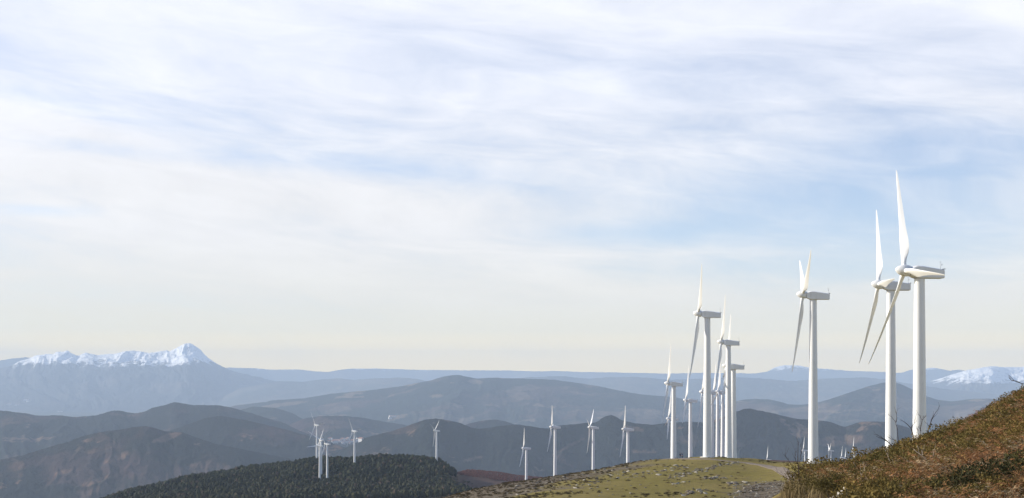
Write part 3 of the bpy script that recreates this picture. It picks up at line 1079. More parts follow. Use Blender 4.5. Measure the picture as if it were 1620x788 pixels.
RX = sx[:, None] + nx[:, None] * W[None] * jit[:, None]
RY = sy[:, None] + ny[:, None] * W[None] * jit[:, None]
RZ = ground(RX, RY) + 0.10
RZ[:, 0] -= 0.25
RZ[:, -1] -= 0.25
TRK = simple('pale_gravel', (0.215, 0.175, 0.135), 0.95, 0.1, 0.3, 0.9)
trk = link('track', mesh_arrays('track', np.stack([RX, RY, RZ], -1).reshape(-1, 3), grid_faces(*RX.shape)), TRK)
tag(trk, 'pale dirt track curving over the grassy knoll', 'track', kind='structure')


# ------------------------------------------------------------------ scattered clump meshes, built in numpy
def instance_merge(protos, which, pos, scale, rotz, tint, squash=None):
    """many copies of small prototypes merged into one cloud of faces (stuff only)"""
    V, Fc, T = [], [], []
    base = 0
    for k, (pv_, pf_, pt_) in enumerate(protos):
        idx = np.nonzero(which == k)[0]
        if len(idx) == 0:
            continue
        c = np.cos(rotz[idx])[:, None]
        s = np.sin(rotz[idx])[:, None]
        x = pv_[None, :, 0] * c - pv_[None, :, 1] * s
        y = pv_[None, :, 0] * s + pv_[None, :, 1] * c
        z = np.repeat(pv_[None, :, 2], len(idx), 0)
        v = np.stack([x, y, z], -1) * scale[idx][:, None, :] + pos[idx][:, None, :]
        V.append(v.reshape(-1, 3))
        f = pf_[None] + (np.arange(len(idx)) * len(pv_))[:, None, None] + base
        Fc.append(f.reshape(-1, pf_.shape[1]))
        tc = tint[idx][:, None, :] * pt_[None, :, :]
        T.append(tc.reshape(-1, 3))
        base += len(idx) * len(pv_)
    return np.concatenate(V), np.concatenate(Fc), np.concatenate(T)


def ico(sub=1):
    bm = bmesh.new()
    bmesh.ops.create_icosphere(bm, subdivisions=sub, radius=1.0)
    v = np.array([v.co[:] for v in bm.verts])
    f = np.array([[q.index for q in fc.verts] for fc in bm.faces])
    bm.free()
    return v, f


def leaf_cloud(n, size, rad, r_, upward=0.3, inner=0.35, long=1.6):
    """n small leaf-like triangles spread through a rounded volume"""
    d = r_.normal(size=(n, 3))
    d /= np.linalg.norm(d, axis=1)[:, None]
    d[:, 2] = np.abs(d[:, 2]) * 1.0 - 0.15
    rr = (inner + (1 - inner) * r_.random(n) ** 0.6)[:, None]
    c = d * rr * np.array(rad)[None]
    a = r_.normal(size=(n, 3)) + d * 0.9 + np.array([0, 0, upward])
    a /= np.linalg.norm(a, axis=1)[:, None]
    b = np.cross(a, r_.normal(size=(n, 3)))
    b /= np.linalg.norm(b, axis=1)[:, None]
    s = size * (0.6 + 0.8 * r_.random(n))[:, None]
    v = np.stack([c - b * s * 0.45, c + b * s * 0.45, c + a * s * long], 1).reshape(-1, 3)
    f = np.arange(n * 3).reshape(-1, 3)
    return v, f


def pine_proto(seed):
    r_ = np.random.default_rng(seed)
    v, f = ico(2)
    rad = 0.80 + 0.75 * (fbm(v[:, 0] * 2.3 + v[:, 2] * 1.3 + seed, v[:, 1] * 2.3 - v[:, 2] * 0.7, 3, seed))
    v = v * rad[:, None]
    v[:, 2] = v[:, 2] * 0.95
    hh = (v[:, 2] + 1) / 2
    taper = 1.0 - 0.22 * np.clip(hh, 0, 1)
    v[:, 0] *= 0.46 * taper
    v[:, 1] *= 0.46 * taper
    v[:, 2] = 0.56 + v[:, 2] * 0.46                    # crown between 0.1 and 1
    v2, f2 = leaf_cloud(120, 0.085, (0.52, 0.52, 0.5), r_, 0.1, 0.75, 1.2)
    hh = np.clip(v2[:, 2] + 0.15, 0, 1)
    v2[:, 0] *= (1.0 - 0.25 * hh)
    v2[:, 1] *= (1.0 - 0.25 * hh)
    v2[:, 2] = 0.45 + v2[:, 2] * 0.98
    t_ = np.ones((len(v) + len(v2), 3))
    t_[len(v):] *= (0.8 + 0.5 * r_.random(len(v2) // 3)).repeat(3)[:, None]
    return np.concatenate([v, v2]), np.concatenate([f, f2 + len(v)]), t_


PINES = [pine_proto(s) for s in (1, 2, 3, 4, 5)]
# trunk for the separate trees
bm = bmesh.new()
tube_bm(bm, [(0, 0, -0.08), (0.005, 0, 0.15), (0.0, 0.01, 0.5), (0, 0, 0.85)], [0.03, 0.025, 0.018, 0.006], 7)
TRUNK_ME = bm_mesh('trunk', bm, BARK, True)

N = 12500
tpx = rng.uniform(110, 790, N)
tD = np.sqrt(rng.uniform(1330 ** 2, 2050 ** 2, N))
tx_ = (tpx - PX0) / F * tD
edge = 712 + 22 * fbm(tD / 60, tD * 0, 3, 44)
edge = np.where(tD < 1560, 745, edge) 
keep = tpx < edge
# clearings round the towers, thinner brown glade on the left slope
for i in range(23, 29):
    b = bases[i][0]
    keep &= ((tx_ - b.x) ** 2 + ((tD - b.y) * 0.6) ** 2) > 4.0 ** 2
glade = np.exp(-((tpx - 325) / 22.0) ** 2 - ((tD - 1770) / 30.0) ** 2)
keep &= rng.random(N) > glade * 0.9
tpx, tD, tx_ = tpx[keep], tD[keep], tx_[keep]
tz = ground(tx_, tD)
hgt = rng.uniform(5.0, 9.5, len(tD)) * (1 + 0.25 * fbm(tx_ / 35, tD / 35, 2, 91)) * np.where((tpx > 600) & (tD > 1650), 1.25, 1.0)
wid = (2.8 + 0.42 * hgt) * rng.uniform(0.75, 1.15, len(tD))
base_t = np.array([0.024, 0.031, 0.014])
olive = np.array([0.048, 0.047, 0.018])
brown = np.array([0.062, 0.045, 0.028])
mixv = np.clip(0.5 + 0.8 * fbm(tx_ / 50, tD / 50, 3, 61), 0, 1)[:, None]
near_k = (1 - sstep(1500, 1700, tD))[:, None]
tint = base_t * (1 - mixv * 0.5) + olive * mixv * 0.5
tint = tint * (1 - near_k * 0.5) + olive * near_k * 0.5
bz = (rng.random(len(tD)) < 0.07)[:, None]
tint = np.where(bz, brown, tint) * rng.uniform(0.45, 1.35, (len(tD), 1))
vis_bottom = PY0 - F * (tz + hgt - CZ) / tD
order = np.argsort(tD)
pick = [i for i in order if 165 < tpx[i] < 715 and vis_bottom[i] < 782][:300]
pick = np.array(pick)
rest = np.ones(len(tD), bool)
rest[pick] = False
ri = np.nonzero(rest)[0]
which = rng.integers(0, 5, len(tD))
rz = rng.uniform(0, 6.283, len(tD))
V, Fc, T = instance_merge(PINES, which[ri], np.stack([tx_, tD, tz], -1)[ri], np.stack([wid, wid, hgt], -1)[ri], rz[ri], tint[ri])
fo = link('pine_forest', mesh_arrays('pine_forest', V, Fc, {'tint': T}, smooth=False), LEAF)
tag(fo, 'dark green pine forest covering the hill in the middle left', 'forest', kind='stuff')
PCOL = [mesh_arrays('crown', p_[0], p_[1], {'tint': p_[2] * c_}, smooth=False) for p_, c_ in zip(PINES + PINES, [olive * 0.95, base_t, olive * 0.8, base_t * 1.15, olive, brown, olive * 1.15, base_t * 0.85, olive * 0.9, base_t])]
for m_ in PCOL:
    m_.materials.append(LEAF)
for i in pick:
    k = int(rng.integers(0, 10))
    root = empty('pine_tree', (tx_[i], tD[i], tz[i] - 0.2), rz[i])
    root.scale = (wid[i], wid[i], hgt[i])
    tag(root, 'small dark green pine in the nearest rows at the foot of the forest', 'pine tree', 'pine trees at the front of the forest')
    for nm, me in (('crown', PCOL[k]), ('trunk', TRUNK_ME)):
        c = bpy.data.objects.new(nm, me)
        COL.objects.link(c)
        c.parent = root

# ------------------------------------------------------------------ reddish plantation beyond the pines
N = 5200
ppx = rng.uniform(705, 1010, N)
pD = rng.uniform(1930, 2130, N)
row = np.round(pD / 5.0) * 5.0
pD = row + rng.normal(0, 0.5, N)
pxx = (ppx - PX0) / F * pD
ok = (ppx > 722 + 14 * fbm(pD / 25, pD * 0, 2, 13) - (pD - 1930) * 0.05)
pxx, pD = pxx[ok], pD[ok]
r_ = np.random.default_rng(5)
SP = []
for s_ in range(3):
    v, f = leaf_cloud(26, 0.10, (0.22, 0.22, 0.42), r_, 1.6, 0.2, 2.6)
    v[:, 2] += 0.38
    SP.append((v, f, np.ones((len(v), 3)) * (0.8 + 0.5 * r_.random(len(v) // 3)).repeat(3)[:, None]))
h_ = rng.uniform(3.0, 5.0, len(pD))
V, Fc, T = instance_merge(SP, rng.integers(0, 3, len(pD)), np.stack([pxx, pD, ground(pxx, pD)], -1), np.stack([h_, h_, h_], -1), rng.uniform(0, 6.28, len(pD)), np.array([0.185, 0.080, 0.062]) * rng.uniform(0.7, 1.2, (len(pD), 1)))
pl = link('larch_plantation', mesh_arrays('larch_plantation', V, Fc, {'tint': T}, smooth=False), LEAF)
tag(pl, 'reddish brown leafless plantation between the pine forest and the knoll', 'plantation', kind='stuff')

# bushes between forest and knoll
N = 700
bpx = rng.uniform(690, 850, N)
bD = rng.uniform(700, 1800, N)
bxx = (bpx - PX0) / F * bD
BU = []
for s_ in range(3):
    v, f = leaf_cloud(120, 0.13, (0.6, 0.6, 0.55), r_, 0.5, 0.4, 1.6)
    v[:, 2] += 0.2
    BU.append((v, f, np.ones((len(v), 3)) * (0.75 + 0.5 * r_.random(len(v) // 3)).repeat(3)[:, None]))
h_ = rng.uniform(1.2, 3.2, N)
mixv = rng.random((N, 1))
V, Fc, T = instance_merge(BU, rng.integers(0, 3, N), np.stack([bxx, bD, ground(bxx, bD)], -1), np.stack([h_ * 1.4, h_ * 1.4, h_], -1), rng.uniform(0, 6.28, N), (np.array([0.05, 0.048, 0.022]) * mixv + np.array([0.085, 0.065, 0.035]) * (1 - mixv)))
bu = link('bushes', mesh_arrays('bushes', V, Fc, {'tint': T}, smooth=False), LEAF)
tag(bu, 'mixed dark bushes in the dip between the pine forest and the knoll', 'bushes', kind='stuff')


# ------------------------------------------------------------------ stones on the knoll
def rock_mesh(name, seed, mat, flat=0.6, sub=2):
    v, f = ico(sub)
    k = 1 + 0.45 * fbm(v[:, 0] * 1.3 + seed * 2.1, v[:, 1] * 1.3 + v[:, 2] * 1.7, 3, seed)
    v = v * k[:, None]
    rr = np.random.default_rng(seed)
    for _ in range(7):                       # chip flat faces
        nrm = rr.normal(size=3)
        nrm /= np.linalg.norm(nrm)
        d = v @ nrm - (0.55 + 0.3 * rr.random())
        v = v - np.where(d > 0, d, 0)[:, None] * nrm[None]
    v[:, 2] *= flat
    me = mesh_arrays(name, v, f, smooth=False)
    me.materials.append(mat)
    return me, v, f


ROCKS = [rock_mesh('stone', s_, PALE_STONE if s_ % 3 == 0 else STONE) for s_ in range(1, 8)]
bands = [
    # polyline in the photo, spread across it, count, size range, label
    ([(1062, 756), (1085, 750), (1110, 744), (1135, 737), (1168, 732)], 2.6, 130, (0.2, 0.55), 'grey stone in the rocky band across the knoll below the track'),
    ([(1000, 752), (1030, 748), (1060, 741), (1090, 741)], 4, 50, (0.25, 0.7), 'grey stone scattered in grass left of the rocky band'),
    ([(1115, 757), (1135, 756), (1152, 754)], 2, 26, (0.3, 0.7), 'pale stone in the small patch at the middle of the knoll'),
    ([(1064, 766), (1075, 764), (1084, 762)], 2, 10, (0.3, 0.7), 'pale stone among the few lying alone in the knoll grass'),
    ([(1085, 782), (1095, 780), (1110, 778)], 3, 22, (0.3, 0.8), 'grey stone in the dark outcrop at the bottom of the knoll'),
    ([(1155, 766), (1165, 765), (1175, 764)], 3, 22, (0.3, 0.8), 'grey stone in the dark outcrop above the scree'),
    ([(1160, 787), (1180, 778), (1205, 770), (1235, 766), (1255, 775), (1225, 783), (1190, 786)], 9, 300, (0.15, 0.42), 'grey stone of the scree at the foot of the scrubby hillside'),
    ([(835, 768), (870, 760), (905, 752), (940, 745), (975, 738), (1010, 732)], 6, 110, (0.2, 0.6), 'grey stone of the rocky left flank along the knoll crest'),
    ([(800, 778), (850, 772), (900, 768), (950, 760), (1000, 747)], 9, 120, (0.2, 0.6), 'grey stone half sunk in the heather on the left flank of the knoll'),
    ([(920, 772), (960, 775), (1010, 770), (1040, 780), (1140, 775)], 12, 30, (0.15, 0.35), 'small loose stone lying on the open grass of the knoll'),
]
cand = []
for (pl_, sp_, n, sz, lab) in bands:
    pl_ = np.array(pl_, float)
    for _ in range(n):
        u = rng.uniform(0, len(pl_) - 1)
        px = np.interp(u, np.arange(len(pl_)), pl_[:, 0]) + rng.normal(0, 6)
        py = np.interp(u, np.arange(len(pl_)), pl_[:, 1]) + rng.normal(0, sp_ * 0.6)
        h = hit(px, py, 285, 470)
        if h is None:
            continue
        cand.append((sz[0] + (sz[1] - sz[0]) * rng.random() ** 2.2, h, lab))
cand.sort(key=lambda c: -c[0] / c[1].y)
small = []
for j, (sz, h, lab) in enumerate(cand):
    k = int(rng.integers(0, len(ROCKS)))
    if j < 290:
        o = bpy.data.objects.new('stone', ROCKS[k][0])
        COL.objects.link(o)
        o.location = (h.x, h.y, h.z + sz * 0.12)
        o.scale = (sz * rng.uniform(0.8, 1.5), sz * rng.uniform(0.7, 1.1), sz * rng.uniform(0.6, 1.0))
        o.rotation_euler = (rng.uniform(-0.3, 0.3), rng.uniform(-0.3, 0.3), rng.uniform(0, 6.28))
        tag(o, lab, 'stone', 'stones: ' + lab.split(' stone ')[-1])
    else:
        small.append((sz, h))
n = len(small)
pr = [(r_k[1], r_k[2], np.ones((len(r_k[1]), 3))) for r_k in ROCKS]
ssz = np.array([s_[0] for s_ in small])
V, Fc, T = instance_merge(pr, rng.integers(0, len(pr), n), np.array([tuple(s_[1]) for s_ in small]), np.stack([ssz * rng.uniform(0.8, 1.4, n), ssz, ssz * 0.8], -1), rng.uniform(0, 6.28, n), np.array([0.20, 0.185, 0.155]) * rng.uniform(0.6, 1.5, (n, 1)))
ru = link('rubble', mesh_arrays('rubble', V, Fc, {'tint': T}, smooth=False), LEAF)
tag(ru, 'small grey rubble strewn over the knoll', 'rubble', kind='stuff')

# heather and rough tussocks on the knoll
N = 9000
hpx = rng.uniform(660, 1330, N)
hD = np.exp(rng.uniform(math.log(285), math.log(475), N))
hx_ = (hpx - PX0) / F * hD
hz_ = ground(hx_, hD)
hpy = PY0 - F * (hz_ - CZ) / hD
clus = fbm(hx_ / 11, hD / 14, 4, 33) * 0.5 + 0.5
flank = 1 - sstep(880, 1050, hpx + (hpy - 745) * 3.0)
prob = np.clip(sstep(0.54, 0.74, clus) * 0.24 + flank * 0.55 * sstep(0.3, 0.6, clus) + 0.03, 0, 1)
prob *= 1 - 0.85 * np.exp(-((hpx - 1215) / 50) ** 2 - ((hpy - 748) / 9) ** 2)
dmin = np.full(N, 1e9)
for i in range(0, len(sx), 4):
    dmin = np.minimum(dmin, np.hypot(hx_ - sx[i], hD - sy[i]))
ok = (rng.random(N) < prob) & (dmin > 3.2)
hx_, hD, hz_ = hx_[ok], hD[ok], hz_[ok]
n = len(hx_)
TU = []
for s_ in range(3):
    v, f = leaf_cloud(60, 0.20, (0.65, 0.65, 0.5), r_, 0.9, 0.2, 1.5)
    v[:, 2] += 0.1
    TU.append((v, f, np.ones((len(v), 3)) * (0.7 + 0.6 * r_.random(len(v) // 3)).repeat(3)[:, None]))
h_ = rng.uniform(0.2, 0.55, n) 
mixv = rng.random((n, 1))
V, Fc, T = instance_merge(TU, rng.integers(0, 3, n), np.stack([hx_, hD, hz_], -1), np.stack([h_ * 1.9, h_ * 1.4, h_], -1), rng.uniform(0, 6.28, n), np.array([0.075, 0.062, 0.026]) * mixv + np.array([0.125, 0.082, 0.040]) * (1 - mixv))
tu = link('heather_tufts', mesh_arrays('heather_tufts', V, Fc, {'tint': T}, smooth=False), LEAF)
tag(tu, 'dark heather and rough grass tufts dotted over the knoll', 'heather', kind='stuff')

# ------------------------------------------------------------------ scrub on the near hillside: gorse, bracken, dry grass
r_ = np.random.default_rng(77)


def gorse_proto(n=260, size=0.085):
    v, f = leaf_cloud(n, size, (0.6, 0.6, 0.62), r_, 0.9, 0.35, 1.7)
    v *= (1 + 0.35 * fbm(v[::3, 0] * 3 + n, v[::3, 1] * 3 + v[::3, 2] * 2, 3, n).repeat(3))[:, None]
    v[:, 2] += 0.22
    return v, f, np.ones((len(v), 3)) * (0.65 + 0.7 * r_.random(len(v) // 3)).repeat(3)[:, None]


def bracken_proto(nf=9):
    """collapsed dead fern fronds: arching stems set with ragged leaflets"""
    V, Fc = [], []
    nv = 0
    for _ in range(nf):
        a = r_.uniform(0, 6.283)
        L = r_.uniform(0.5, 1.0)
        top = r_.uniform(0.25, 0.75)
        d = np.array([math.cos(a), math.sin(a), 0])
        side = np.array([-d[1], d[0], 0])
        st = r_.normal(0, 0.12, 3) * np.array([1, 1, 0])
        m = 17
        for j in range(m):
            u = j / (m - 1)
            c = st + d * L * u * 0.75 + np.array([0, 0, top * math.sin(min(u * 1.9, 2.6)) + 0.04])
            wv = 0.135 * (1 - u) + 0.03
            for sg in (-1, 1):
                dr = np.array([0, 0, r_.uniform(-0.6, 0.4)]) + r_.normal(0, 0.25, 3)
                tip = c + (side * sg + dr) * wv + d * 0.06
                V += [c - d * 0.014, c + d * 0.022, tip]
                Fc.append((nv, nv + 1, nv + 2))
                nv += 3
    V = np.array(V)
    return V, np.array(Fc), np.ones((len(V), 3)) * (0.6 + 0.8 * r_.random(len(V) // 3)).repeat(3)[:, None]


def grass_proto(nb=26):
    V, Fc = [], []
    for j in range(nb):
        a = r_.uniform(0, 6.283)
        st = r_.normal(0, 0.16, 3) * np.array([1, 1, 0])
        d = np.array([math.cos(a), math.sin(a), 0])
        b = np.array([-d[1], d[0], 0]) * 0.011
        L = r_.uniform(0.35, 0.9)
        mid = st + d * 0.14 * L + np.array([0, 0, L * 0.6])
        tip = st + d * r_.uniform(0.25, 0.6) * L + np.array([0, 0, L * r_.uniform(0.6, 0.95)])
        i0 = len(V)
        V += [st - b, st + b, mid + b, mid - b, tip]
        Fc += [(i0, i0 + 1, i0 + 2), (i0, i0 + 2, i0 + 3), (i0 + 3, i0 + 2, i0 + 4)]
    V = np.array(V)
    return V, np.array(Fc), np.ones((len(V), 3)) * (0.8 + 0.4 * r_.random(nb)).repeat(5)[:, None]


GORSE = [gorse_proto(1500, 0.028) for _ in range(4)] + [gorse_proto(800, 0.038) for _ in range(4)]
BRACK = [bracken_proto() for _ in range(5)]
GRASS = [grass_proto() for _ in range(4)]


def scatter(n, pxr, dr):
    D = np.sqrt(rng.uniform(dr[0] ** 2, dr[1] ** 2, n))
    px = rng.uniform(pxr[0], pxr[1], n)
    x = (px - PX0) / F * D
    return px, D, x, ground(x, D)


def clear_of(px, D):
    """keep the plants off the bare boulders"""
    ok_ = np.ones(len(px), bool)
    for (a, b, d0, d1) in ((1292, 1362, 15, 29.0), (1490, 1514, 46.5, 52.6), (1559, 1575, 46, 50.5)):
        ok_ &= ~((px > a) & (px < b) & (D > d0) & (D < d1))
    return ok_


def zone(x, D, k, seed):
    return fbm(x / k, D / k, 4, seed) * 0.5 + 0.5


# where gorse wins over bracken: broad patches, mostly along the skyline and at the lower right
N = 8200
px, D, x, z = scatter(N, (1195, 1720), (17, 68))
sl = sstep(1262, 1345, px + (D - 40) * 0.6)
g_n = zone(x, D, 3.2, 301)
low = np.exp(-((px - 1550) / 38) ** 2 - ((D - 22.5) / 2.6) ** 2) + np.exp(-((px - 1625) / 40) ** 2 - ((D - 24) / 4) ** 2) * 0.7
gk = np.clip(g_n + 0.25 * low + 0.06, 0, 1)
isg = gk > 0.545
ok = (rng.random(N) < np.where(isg, 0.55, 0.03)) & (rng.random(N) < sl) & clear_of(px, D)
i = np.nonzero(ok)[0]
n = len(i)
h_ = rng.uniform(0.28, 0.62, n) * (0.75 + 0.5 * gk[i]) * np.where(rng.random(n) < 0.12, 1.5, 1.0)
mixv = np.clip(zone(x[i], D[i], 1.4, 55)[:, None] * 1.2 - 0.1 + rng.normal(0, 0.12, (n, 1)), 0, 1)
tintg = np.array([0.066, 0.062, 0.018]) * (1 - mixv) + np.array([0.22, 0.150, 0.044]) * mixv
tintg = np.where(low[i][:, None] > 0.35, np.array([0.050, 0.048, 0.018]) * (0.6 + mixv), tintg)
V, Fc, T = instance_merge(GORSE, rng.integers(0, 4, n) + np.where(D[i] > 36, 4, 0), np.stack([x[i], D[i], z[i]], -1), np.stack([h_ * 1.35, h_ * 1.35, h_], -1), rng.uniform(0, 6.28, n), tintg)
go = link('gorse_scrub', mesh_arrays('gorse_scrub', V, Fc, {'tint': T}, smooth=False), SCRUB)
tag(go, 'dark olive gorse scrub covering the near hillside on the right', 'gorse', kind='stuff')

N = 9300
px, D, x, z = scatter(N, (1195, 1720), (17, 68))
sl = sstep(1268, 1350, px + (D - 40) * 0.6)
gk = zone(x, D, 3.2, 301)
ok = (rng.random(N) < np.where(gk < 0.59, 0.80, 0.30)) & (rng.random(N) < sl) & clear_of(px, D)
i = np.nonzero(ok)[0]
n = len(i)
h_ = rng.uniform(0.35, 0.68, n)
mixv = np.clip(zone(x[i], D[i], 1.6, 155)[:, None] * 1.5 - 0.25 + rng.normal(0, 0.15, (n, 1)), 0, 1)
tb = np.array([0.27, 0.155, 0.060]) * (1 - mixv) + np.array([0.45, 0.200, 0.088]) * mixv
pale = (rng.random((n, 1)) < 0.2)
tb = np.where(pale, np.array([0.44, 0.33, 0.19]), tb) * rng.uniform(0.7, 1.2, (n, 1))
V, Fc, T = instance_merge(BRACK, rng.integers(0, 5, n), np.stack([x[i], D[i], z[i]], -1), np.stack([h_, h_, h_], -1), rng.uniform(0, 6.28, n), tb)
br = link('dead_bracken', mesh_arrays('dead_bracken', V, Fc, {'tint': T}, smooth=False), SCRUB)
tag(br, 'rusty dead bracken fronds tangled over the near hillside on the right', 'bracken', kind='stuff')

N = 3000
px, D, x, z = scatter(N, (1243, 1720), (17, 66))
ok = (rng.random(N) < 0.45 + 0.1 * (px < 1330)) & clear_of(px, D)
i = np.nonzero(ok)[0]
n = len(i)
h_ = rng.uniform(0.3, 0.62, n)
V, Fc, T = instance_merge(GRASS, rng.integers(0, 4, n), np.stack([x[i], D[i], z[i]], -1), np.stack([h_, h_, h_], -1), rng.uniform(0, 6.28, n), np.array([0.24, 0.18, 0.085]) * rng.uniform(0.55, 1.35, (n, 1)))
dg = link('dry_grass', mesh_arrays('dry_grass', V, Fc, {'tint': T}, smooth=False), SCRUB)
tag(dg, 'straw coloured dry grass among the gorse on the near hillside', 'grass', kind='stuff')


# ------------------------------------------------------------------ bare saplings and dead twigs on the hillside
def sapling(name, label, D, lines, mat, r0=0.012, twigs=3, seed=1, cat='sapling', spread=0.5):
    """stems given as photo-traced lines at one distance, given depth by wandering toward and away"""
    rr = random.Random(seed)
    x0_, y0_, _ = P(lines[0][0][0], lines[0][0][1], D)
    zg = float(ground(x0_, D))
    root = empty(name, (x0_, D, zg))
    stem = bmesh.new()
    br_ = bmesh.new()
    knots = []
    for li, ln_ in enumerate(lines):
        a = rr.uniform(-1, 1) * spread
        pts = []
        L0 = ln_[0]
        for j, (px, py) in enumerate(ln_):
            f_ = j / max(1, len(ln_) - 1)
            p = Vector(P(px, py, D)) - Vector((x0_, D, zg))
            p.y += a * f_ * 0.6 + rr.uniform(-0.02, 0.02) - (0 if li == 0 else 0)
            pts.append(p)
        if li == 0 and pts[0].z > 0:
            pts.insert(0, Vector((pts[0].x, pts[0].y, -0.05)))
        # subdivide with slight wobble
        if li > 0:
            pts.insert(0, min(knots, key=lambda k_: (k_ - pts[0]).length))
        fine_ = [pts[0]]
        for p, q in zip(pts[:-1], pts[1:]):
            for u in (0.5, 1.0):
                w_ = p.lerp(q, u)
                if u < 1:
                    k_ = (q - p).length * 0.05
                    w_ += Vector((rr.uniform(-k_, k_), rr.uniform(-k_, k_), rr.uniform(-k_, k_)))
                fine_.append(w_)
        knots += fine_
        rbase = 1.15 * r0 * (1.0 if li == 0 else 0.62)
        rad = [rbase * (1 - 0.72 * j / (len(fine_) - 1)) for j in range(len(fine_))]
        tube_bm(stem if li == 0 else br_, fine_, rad, 5)
        for _ in range(twigs):
            j = rr.randint(len(fine_) // 2, len(fine_) - 1)
            p = fine_[j]
            dirv = (fine_[j] - fine_[j - 1]).normalized()
            dv = (dirv + Vector((rr.uniform(-1, 1), rr.uniform(-1, 1), rr.uniform(-0.3, 0.9))) * 0.8).normalized()
            L = rr.uniform(0.08, 0.28)
            mid = p + dv * L * 0.5 + Vector((0, 0, rr.uniform(-0.02, 0.04)))
            tube_bm(br_, [p, mid, p + dv * L + Vector((0, 0, rr.uniform(0, 0.06)))], [rad[j] * 0.7, rad[j] * 0.45, rad[j] * 0.25 + 0.0008], 4)
    from_bm('trunk', stem, mat, root, True)
    if len(br_.verts):
        from_bm('branches', br_, mat, root, True)
    tag(root, label, cat)
    return root


sapling('bare_sapling', 'leafless many stemmed sapling in front of the track and the lone turbine', 40,
        [[(1267.5, 790), (1267, 775), (1264, 765), (1263, 752), (1262, 742), (1261, 728), (1261, 712), (1261.5, 700)],
         [(1263, 752), (1265, 735), (1268, 722), (1270, 712), (1270, 704)],
         [(1262, 746), (1254, 738), (1249, 730), (1247, 727), (1243, 722), (1245, 719)],
         [(1266, 770), (1254, 765), (1245, 757), (1234, 750), (1228, 746), (1226, 741)],
         [(1264, 762), (1256, 760), (1247, 754), (1240, 744)],
         [(1266, 772), (1270, 762), (1276, 752), (1283, 745)],
         [(1258, 760), (1250, 751), (1246, 745)],
         [(1260, 732), (1257, 722), (1256, 712)], [(1265, 740), (1272, 733), (1276, 728)]],
        BARK, 0.015, 7, 3)
sapling('bare_sapling', 'small leafless sapling at the foot of the lone turbine, right of the many stemmed one', 42,
        [[(1282, 785), (1283, 770), (1284, 752), (1283, 738)],
         [(1283, 758), (1276, 748), (1268, 740), (1262, 737)], [(1284, 752), (1290, 742), (1296, 735)], [(1283, 766), (1292, 756), (1300, 750)], [(1283, 762), (1272, 757), (1266, 751)]],
        BARK, 0.016, 5, 5)
sapling('bare_shrub', 'dark bare shrub leaning left across the foot of the second largest tower', 50,
        [[(1416, 715), (1410, 704), (1404, 699), (1395, 694), (1384, 690)],
         [(1416, 712), (1408, 702), (1400, 695), (1391, 689), (1384, 687)],
         [(1424, 712), (1421, 690), (1420, 676), (1418, 668), (1412, 660), (1407, 656)],
         [(1424, 702), (1418, 697), (1411, 695), (1404, 690)], [(1418, 668), (1417, 655), (1417.5, 649)]],
        BARK, 0.020, 4, 8)
sapling('bare_shrub', 'dark bare shrub with an arching branch against the nearest tower', 50,
        [[(1446, 706), (1445, 692), (1443, 682), (1441, 678), (1436, 672), (1430, 667), (1424, 664)],
         [(1441, 678), (1445, 670), (1446, 662), (1446, 655)],
         [(1455, 702), (1456, 690), (1457, 680), (1459, 672), (1460, 664), (1457, 658), (1453, 655)],
         [(1455, 692), (1451, 684), (1449, 678), (1450, 673)], [(1457, 682), (1454, 676), (1453, 670)], [(1460, 664), (1461, 657)]],
        BARK, 0.020, 4, 9)
sapling('bare_shrub', 'single dark curved twig rising right of the nearest tower', 50,
        [[(1466, 700), (1468, 686), (1470, 674), (1473, 664), (1478, 656), (1483, 649), (1486, 643)],
         [(1473, 664), (1479, 660), (1486, 655)], [(1470, 674), (1467, 668)]],
        BARK, 0.017, 3, 12)
sapling('bare_shrub', 'grey bare branch reaching in from the right edge above the scrub', 52,
        [[(1655, 650), (1648, 628), (1640, 615), (1630, 610), (1618, 607.5), (1610, 605), (1601, 602), (1597, 598), (1593, 594)],
         [(1601, 602), (1598, 600), (1595, 597.5)], [(1630, 610), (1634, 600), (1640, 590)], [(1644, 622), (1654, 610), (1660, 598)]],
        BARK, 0.022, 3, 14)
sapling('dead_twig', 'bleached dead twig standing in the scrub below the second largest tower', 31,
        [[(1416, 750), (1413, 742), (1408, 730), (1403, 717)], [(1415, 745), (1417, 735), (1416, 724)], [(1413, 752), (1413, 742)]],
        PALE_BARK, 0.014, 3, 17, 'twig')
sapling('dead_twig', 'bleached upright dead stem on the slope right of the nearest tower foot', 31,
        [[(1476, 745), (1476.5, 732), (1478, 722), (1480, 713)], [(1470, 745), (1470, 735), (1471, 729)]],
        PALE_BARK, 0.014, 3, 19, 'twig')
sapling('dead_twig', 'slanting bleached twig on the rusty bracken below the nearest tower', 31,
        [[(1464, 725), (1457, 718), (1450, 711)], [(1460, 720), (1462, 714)]],
        PALE_BARK, 0.013, 2, 23, 'twig')
sapling('dead_twig', 'pale thin dead stem low on the slope above the big white boulder', 27,
        [[(1367, 778), (1366, 766), (1365, 758), (1362, 748)], [(1366, 768), (1372, 760), (1376, 752)]],
        PALE_BARK, 0.012, 3, 29, 'twig')


# ------------------------------------------------------------------ boulders on the hillside
LIMEROCK = simple('white_limestone', (0.46, 0.42, 0.35), 0.9, 0.15, 0.5, 3.0)


def boulder(px, py, D, size, seed, label, mat=LIMEROCK, rz_=0.0, tilt_=0.0):
    h = Vector(((px - PX0) / F * D, D, 0))
    h.z = CZ + (PY0 - py) / F * D
    me, _, _ = rock_mesh('boulder', seed, mat, 0.7, 3)
    o = link('boulder', me, mat)
    o.location = h
    o.scale = size
    o.rotation_euler = (0, tilt_, rz_)
    return tag(o, label, 'boulder')


